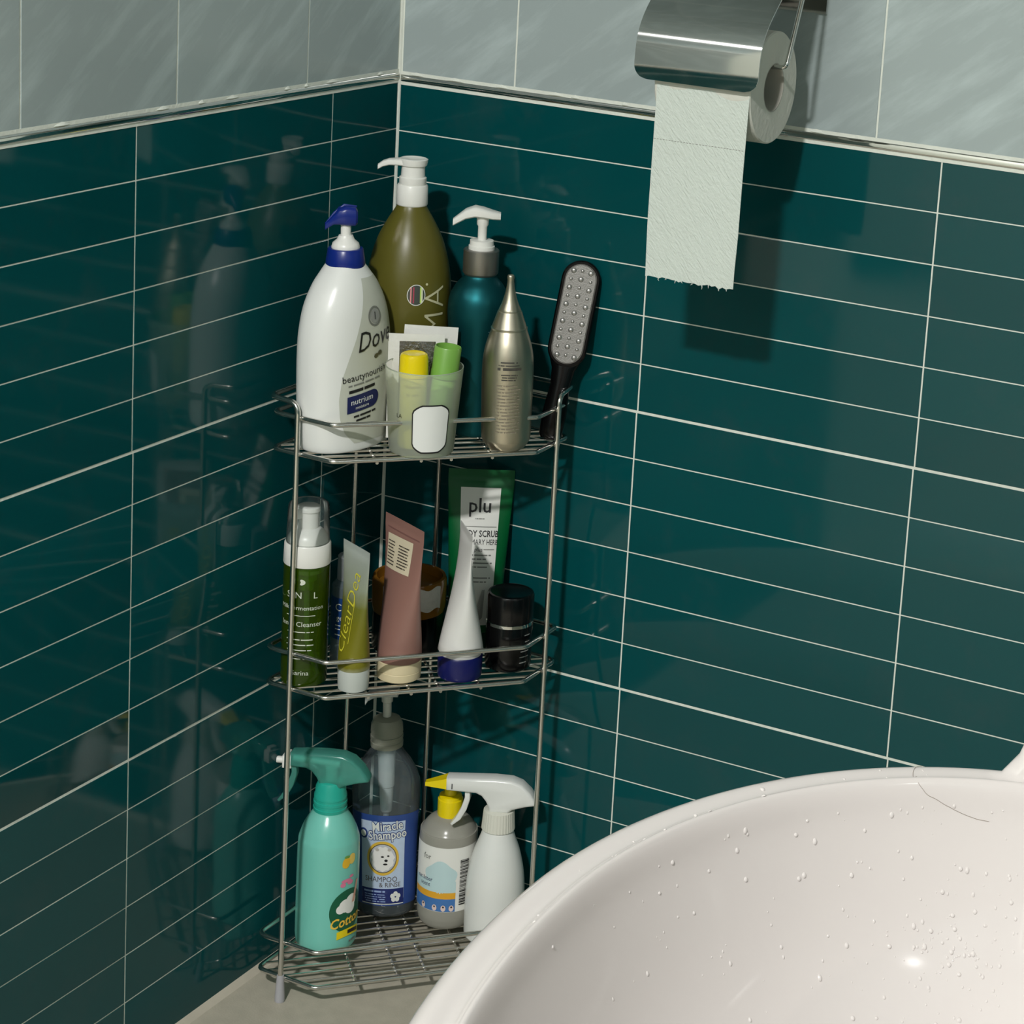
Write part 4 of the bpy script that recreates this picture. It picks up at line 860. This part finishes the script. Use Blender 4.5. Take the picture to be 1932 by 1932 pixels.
for i in range(nz_):
    for j in (0, nx): q = i*W_+j; f.append((q, q+W_, off+q+W_, off+q))
for j in range(nx): q = nz_*W_+j; f.append((q, off+q, off+q+1, q+1)); f.append((j, j+1, off+j+1, off+j))
SH = MB().add(v, f).build('hanging_sheet', mat('sheet_paper', (208, 216, 208), 0.95, spec=0.1), RO, ang=70)
def sheet_tex(m):
    nt = m.node_tree; b = nt.nodes['Principled BSDF']; N = nt.nodes.new; L = nt.links.new
    tc = N('ShaderNodeTexCoord'); mp = N('ShaderNodeMapping'); mp.inputs['Scale'].default_value = (70, 20, 330)
    rv = N('ShaderNodeVectorRotate'); rv.rotation_type = 'Y_AXIS'; rv.inputs['Angle'].default_value = radians(-48); L(tc.outputs['Object'], rv.inputs['Vector']); L(rv.outputs[0], mp.inputs['Vector'])
    n1 = N('ShaderNodeTexNoise'); n1.inputs['Scale'].default_value = 1; n1.inputs['Detail'].default_value = 3; n1.inputs['Distortion'].default_value = 1.2; L(mp.outputs[0], n1.inputs['Vector'])
    n2 = N('ShaderNodeTexNoise'); n2.inputs['Scale'].default_value = 420; L(tc.outputs['Object'], n2.inputs['Vector'])
    ad = N('ShaderNodeMath'); ad.operation = 'MULTIPLY_ADD'; ad.inputs[1].default_value = 0.5; L(n2.outputs['Fac'], ad.inputs[0]); L(n1.outputs['Fac'], ad.inputs[2])
    bp = N('ShaderNodeBump'); bp.inputs['Strength'].default_value = 0.8; bp.inputs['Distance'].default_value = 0.0015; L(ad.outputs[0], bp.inputs['Height']); L(bp.outputs[0], b.inputs['Normal'])
sheet_tex(SH.data.materials[0])
pf = MB()
for k in range(30):
    u0 = 0.005+k*0.033; u1 = u0+0.022
    if u1 > 0.995: break
    i = 17
    def sp_(u, dz): 
        t = i/nz_; j = u*nx; j0 = int(j); fr = j-j0; p0, p1 = a_[i*W_+j0], a_[i*W_+min(j0+1, nx)]
        return (p0[0]+(p1[0]-p0[0])*fr, p0[1]+(p1[1]-p0[1])*fr-0.012, p0[2]+(p1[2]-p0[2])*fr+dz)
    pf.add([sp_(u0, -0.022), sp_(u1, -0.022), sp_(u1, 0.022), sp_(u0, 0.022)], [(0, 1, 2, 3)])
o = pf.build('perforation', mat('perforation_shade', (120, 120, 112), 0.9), RO, smooth=False); o['kind'] = 'stuff'
fr = MB()
for k in range(9):
    j = int(4+k*2.6); p0 = a_[nz_*W_+min(j, nx)]; ln = random.uniform(0.12, 0.4)
    fr.add(*tube([(p0[0], p0[1]+0.02, p0[2]+0.1), (p0[0]+random.uniform(-.08, .08), p0[1], p0[2]-ln*0.5), (p0[0]+random.uniform(-.2, .1), p0[1], p0[2]-ln)], [0.06, 0.04, 0.015], 5))
o = fr.build('torn_fibres', SH.data.materials[0], RO); o['kind'] = 'stuff'

# ================================================================ wash basin
BX, BY, BA, BB = 104.4, -114.7, 21.3, 25.0
BS = empty('wash_basin', BX, BY, -91.8, label='large white oval wash basin in front of the tiled wall, wet with drops', cat='basin')
def sm(t): t = max(0, min(1, t)); return t*t*(3-2*t)
bp_ = cr([(12.0, -40.0), (8.0, -36.5), (4.2, -30.5), (1.8, -24.0), (0.5, -19.2), (0.0, -16.9), (0.05, -16.2), (0.45, -15.5), (1.1, -15.16), (1.85, -15.28), (2.25, -15.2), (2.6, -14.96), (2.85, -15.12), (3.05, -15.7), (3.4, -17.4), (4.8, -21.5), (6.6, -24.6), (9.4, -27.4), (13.0, -29.4), (17.0, -30.4), (19.5, -30.8)], 4)
NB = 160; rings = []
for d, z in bp_:
    rg = []
    for j in range(NB):
        t = 2*pi*j/NB; x = (BA-d)*cos(t); y = ((BB if t < pi else BB+7.3)-d)*sin(t)
        xe = BA*cos(t); h = 0.0
        if d < 2.2 and z > -19: h = 7.0*sm((xe+BX-97.8)/3.3)*sm((2.2-d)/1.1)*sm((z+19)/2.5)
        rg.append((x, y, z+h+91.8))
    rings.append(rg)
MB().add(*loft(rings, False, True)).build('bowl', CERAMIC, BS, ang=70)
ped = [ring(10.5, 9, 0, 40, 2.4), ring(9.6, 8.2, 3, 40, 2.4), ring(8.2, 7.2, 20, 40, 2.4), ring(8.6, 7.8, 42, 40, 2.4), ring(10.5, 12, 52.5, 40, 2.4)]
MB().add(*loft(ped)).build('pedestal', CERAMIC, BS, ang=60)
MB().add(*lathe([(60.9, 2.2), (61.25, 2.25), (61.4, 2.0), (61.2, 1.2), (61.2, 0.1)], 32)).build('drain', CHROME, BS)
def basin_point(t, k):
    """point and outward normal on the inside of the bowl: k = index along the profile"""
    def P(t, k):
        k0 = int(k); fr_ = k-k0; d = bp_[k0][0]+(bp_[k0+1][0]-bp_[k0][0])*fr_; z = bp_[k0][1]+(bp_[k0+1][1]-bp_[k0][1])*fr_
        return Vector(((BA-d)*cos(t), ((BB if t % (2*pi) < pi else BB+7.3)-d)*sin(t), z+91.8))
    k = min(k+4 if k > 44 else k, len(bp_)-2.1)
    p = P(t, k); a = P(t+0.01, k)-p; b = P(t, k+0.05)-p; nrm = a.cross(b); nrm.normalize()
    if nrm.z < 0: nrm = -nrm
    return p, nrm
random.seed(5)
DROP = mat('water_film', (196, 191, 188), 0.02, spec=0.8)
dm = MB()
def drop(p, n, r, el):
    z = n; x = Vector((0, 0, 1)).cross(z); x.normalize(); y = z.cross(x); pts = []
    for q, h in ((1.0, 0.0), (0.85, 0.34), (0.5, 0.56), (0.15, 0.62)):
        for j in range(8): pts.append(tuple(p+x*r*q*cos(j*pi/4)+y*r*el*q*sin(j*pi/4)+z*r*h))
    dm.add(pts, [(k*8+j, k*8+(j+1) % 8, k*8+8+(j+1) % 8, k*8+8+j) for k in range(3) for j in range(8)]+[tuple(range(24, 32))])
for q in range(300):
    if q < 150: t, k = random.uniform(1.8, 3.25), random.uniform(49.5, 64.0)
    elif q < 180: t, k = random.uniform(1.9, 3.3), random.uniform(33, 44)
    else: t, k = random.gauss(2.0, 0.13), random.gauss(57.4, 1.9)
    p, nn = basin_point(t, min(74, max(20, k)))
    drop(p, nn, random.choice((0.035, 0.045, 0.05, 0.06, 0.07, 0.09, 0.12)), random.uniform(1.0, 1.7))
o = dm.build('water_drops', DROP, None); o['kind'] = 'stuff'; o['label'] = 'clear water drops scattered over the white basin'
o.location = BS.location
hp = []
for t, k in cr([(2.08, 29.5), (2.11, 34.5), (2.11, 43.5), (2.09, 47.5), (2.06, 48.75), (2.02, 50), (1.96, 51), (1.91, 51.25)], 5):
    p, nn = basin_point(t, k); hp.append(tuple(p+nn*0.03))
o = MB().add(*tube(hp, 0.010, 5)).build('hair', mat('hair_brown', (128, 116, 104), 0.5), None); tag(o, 'single fine hair lying over the far rim of the white basin', 'hair')
o.location = BS.location
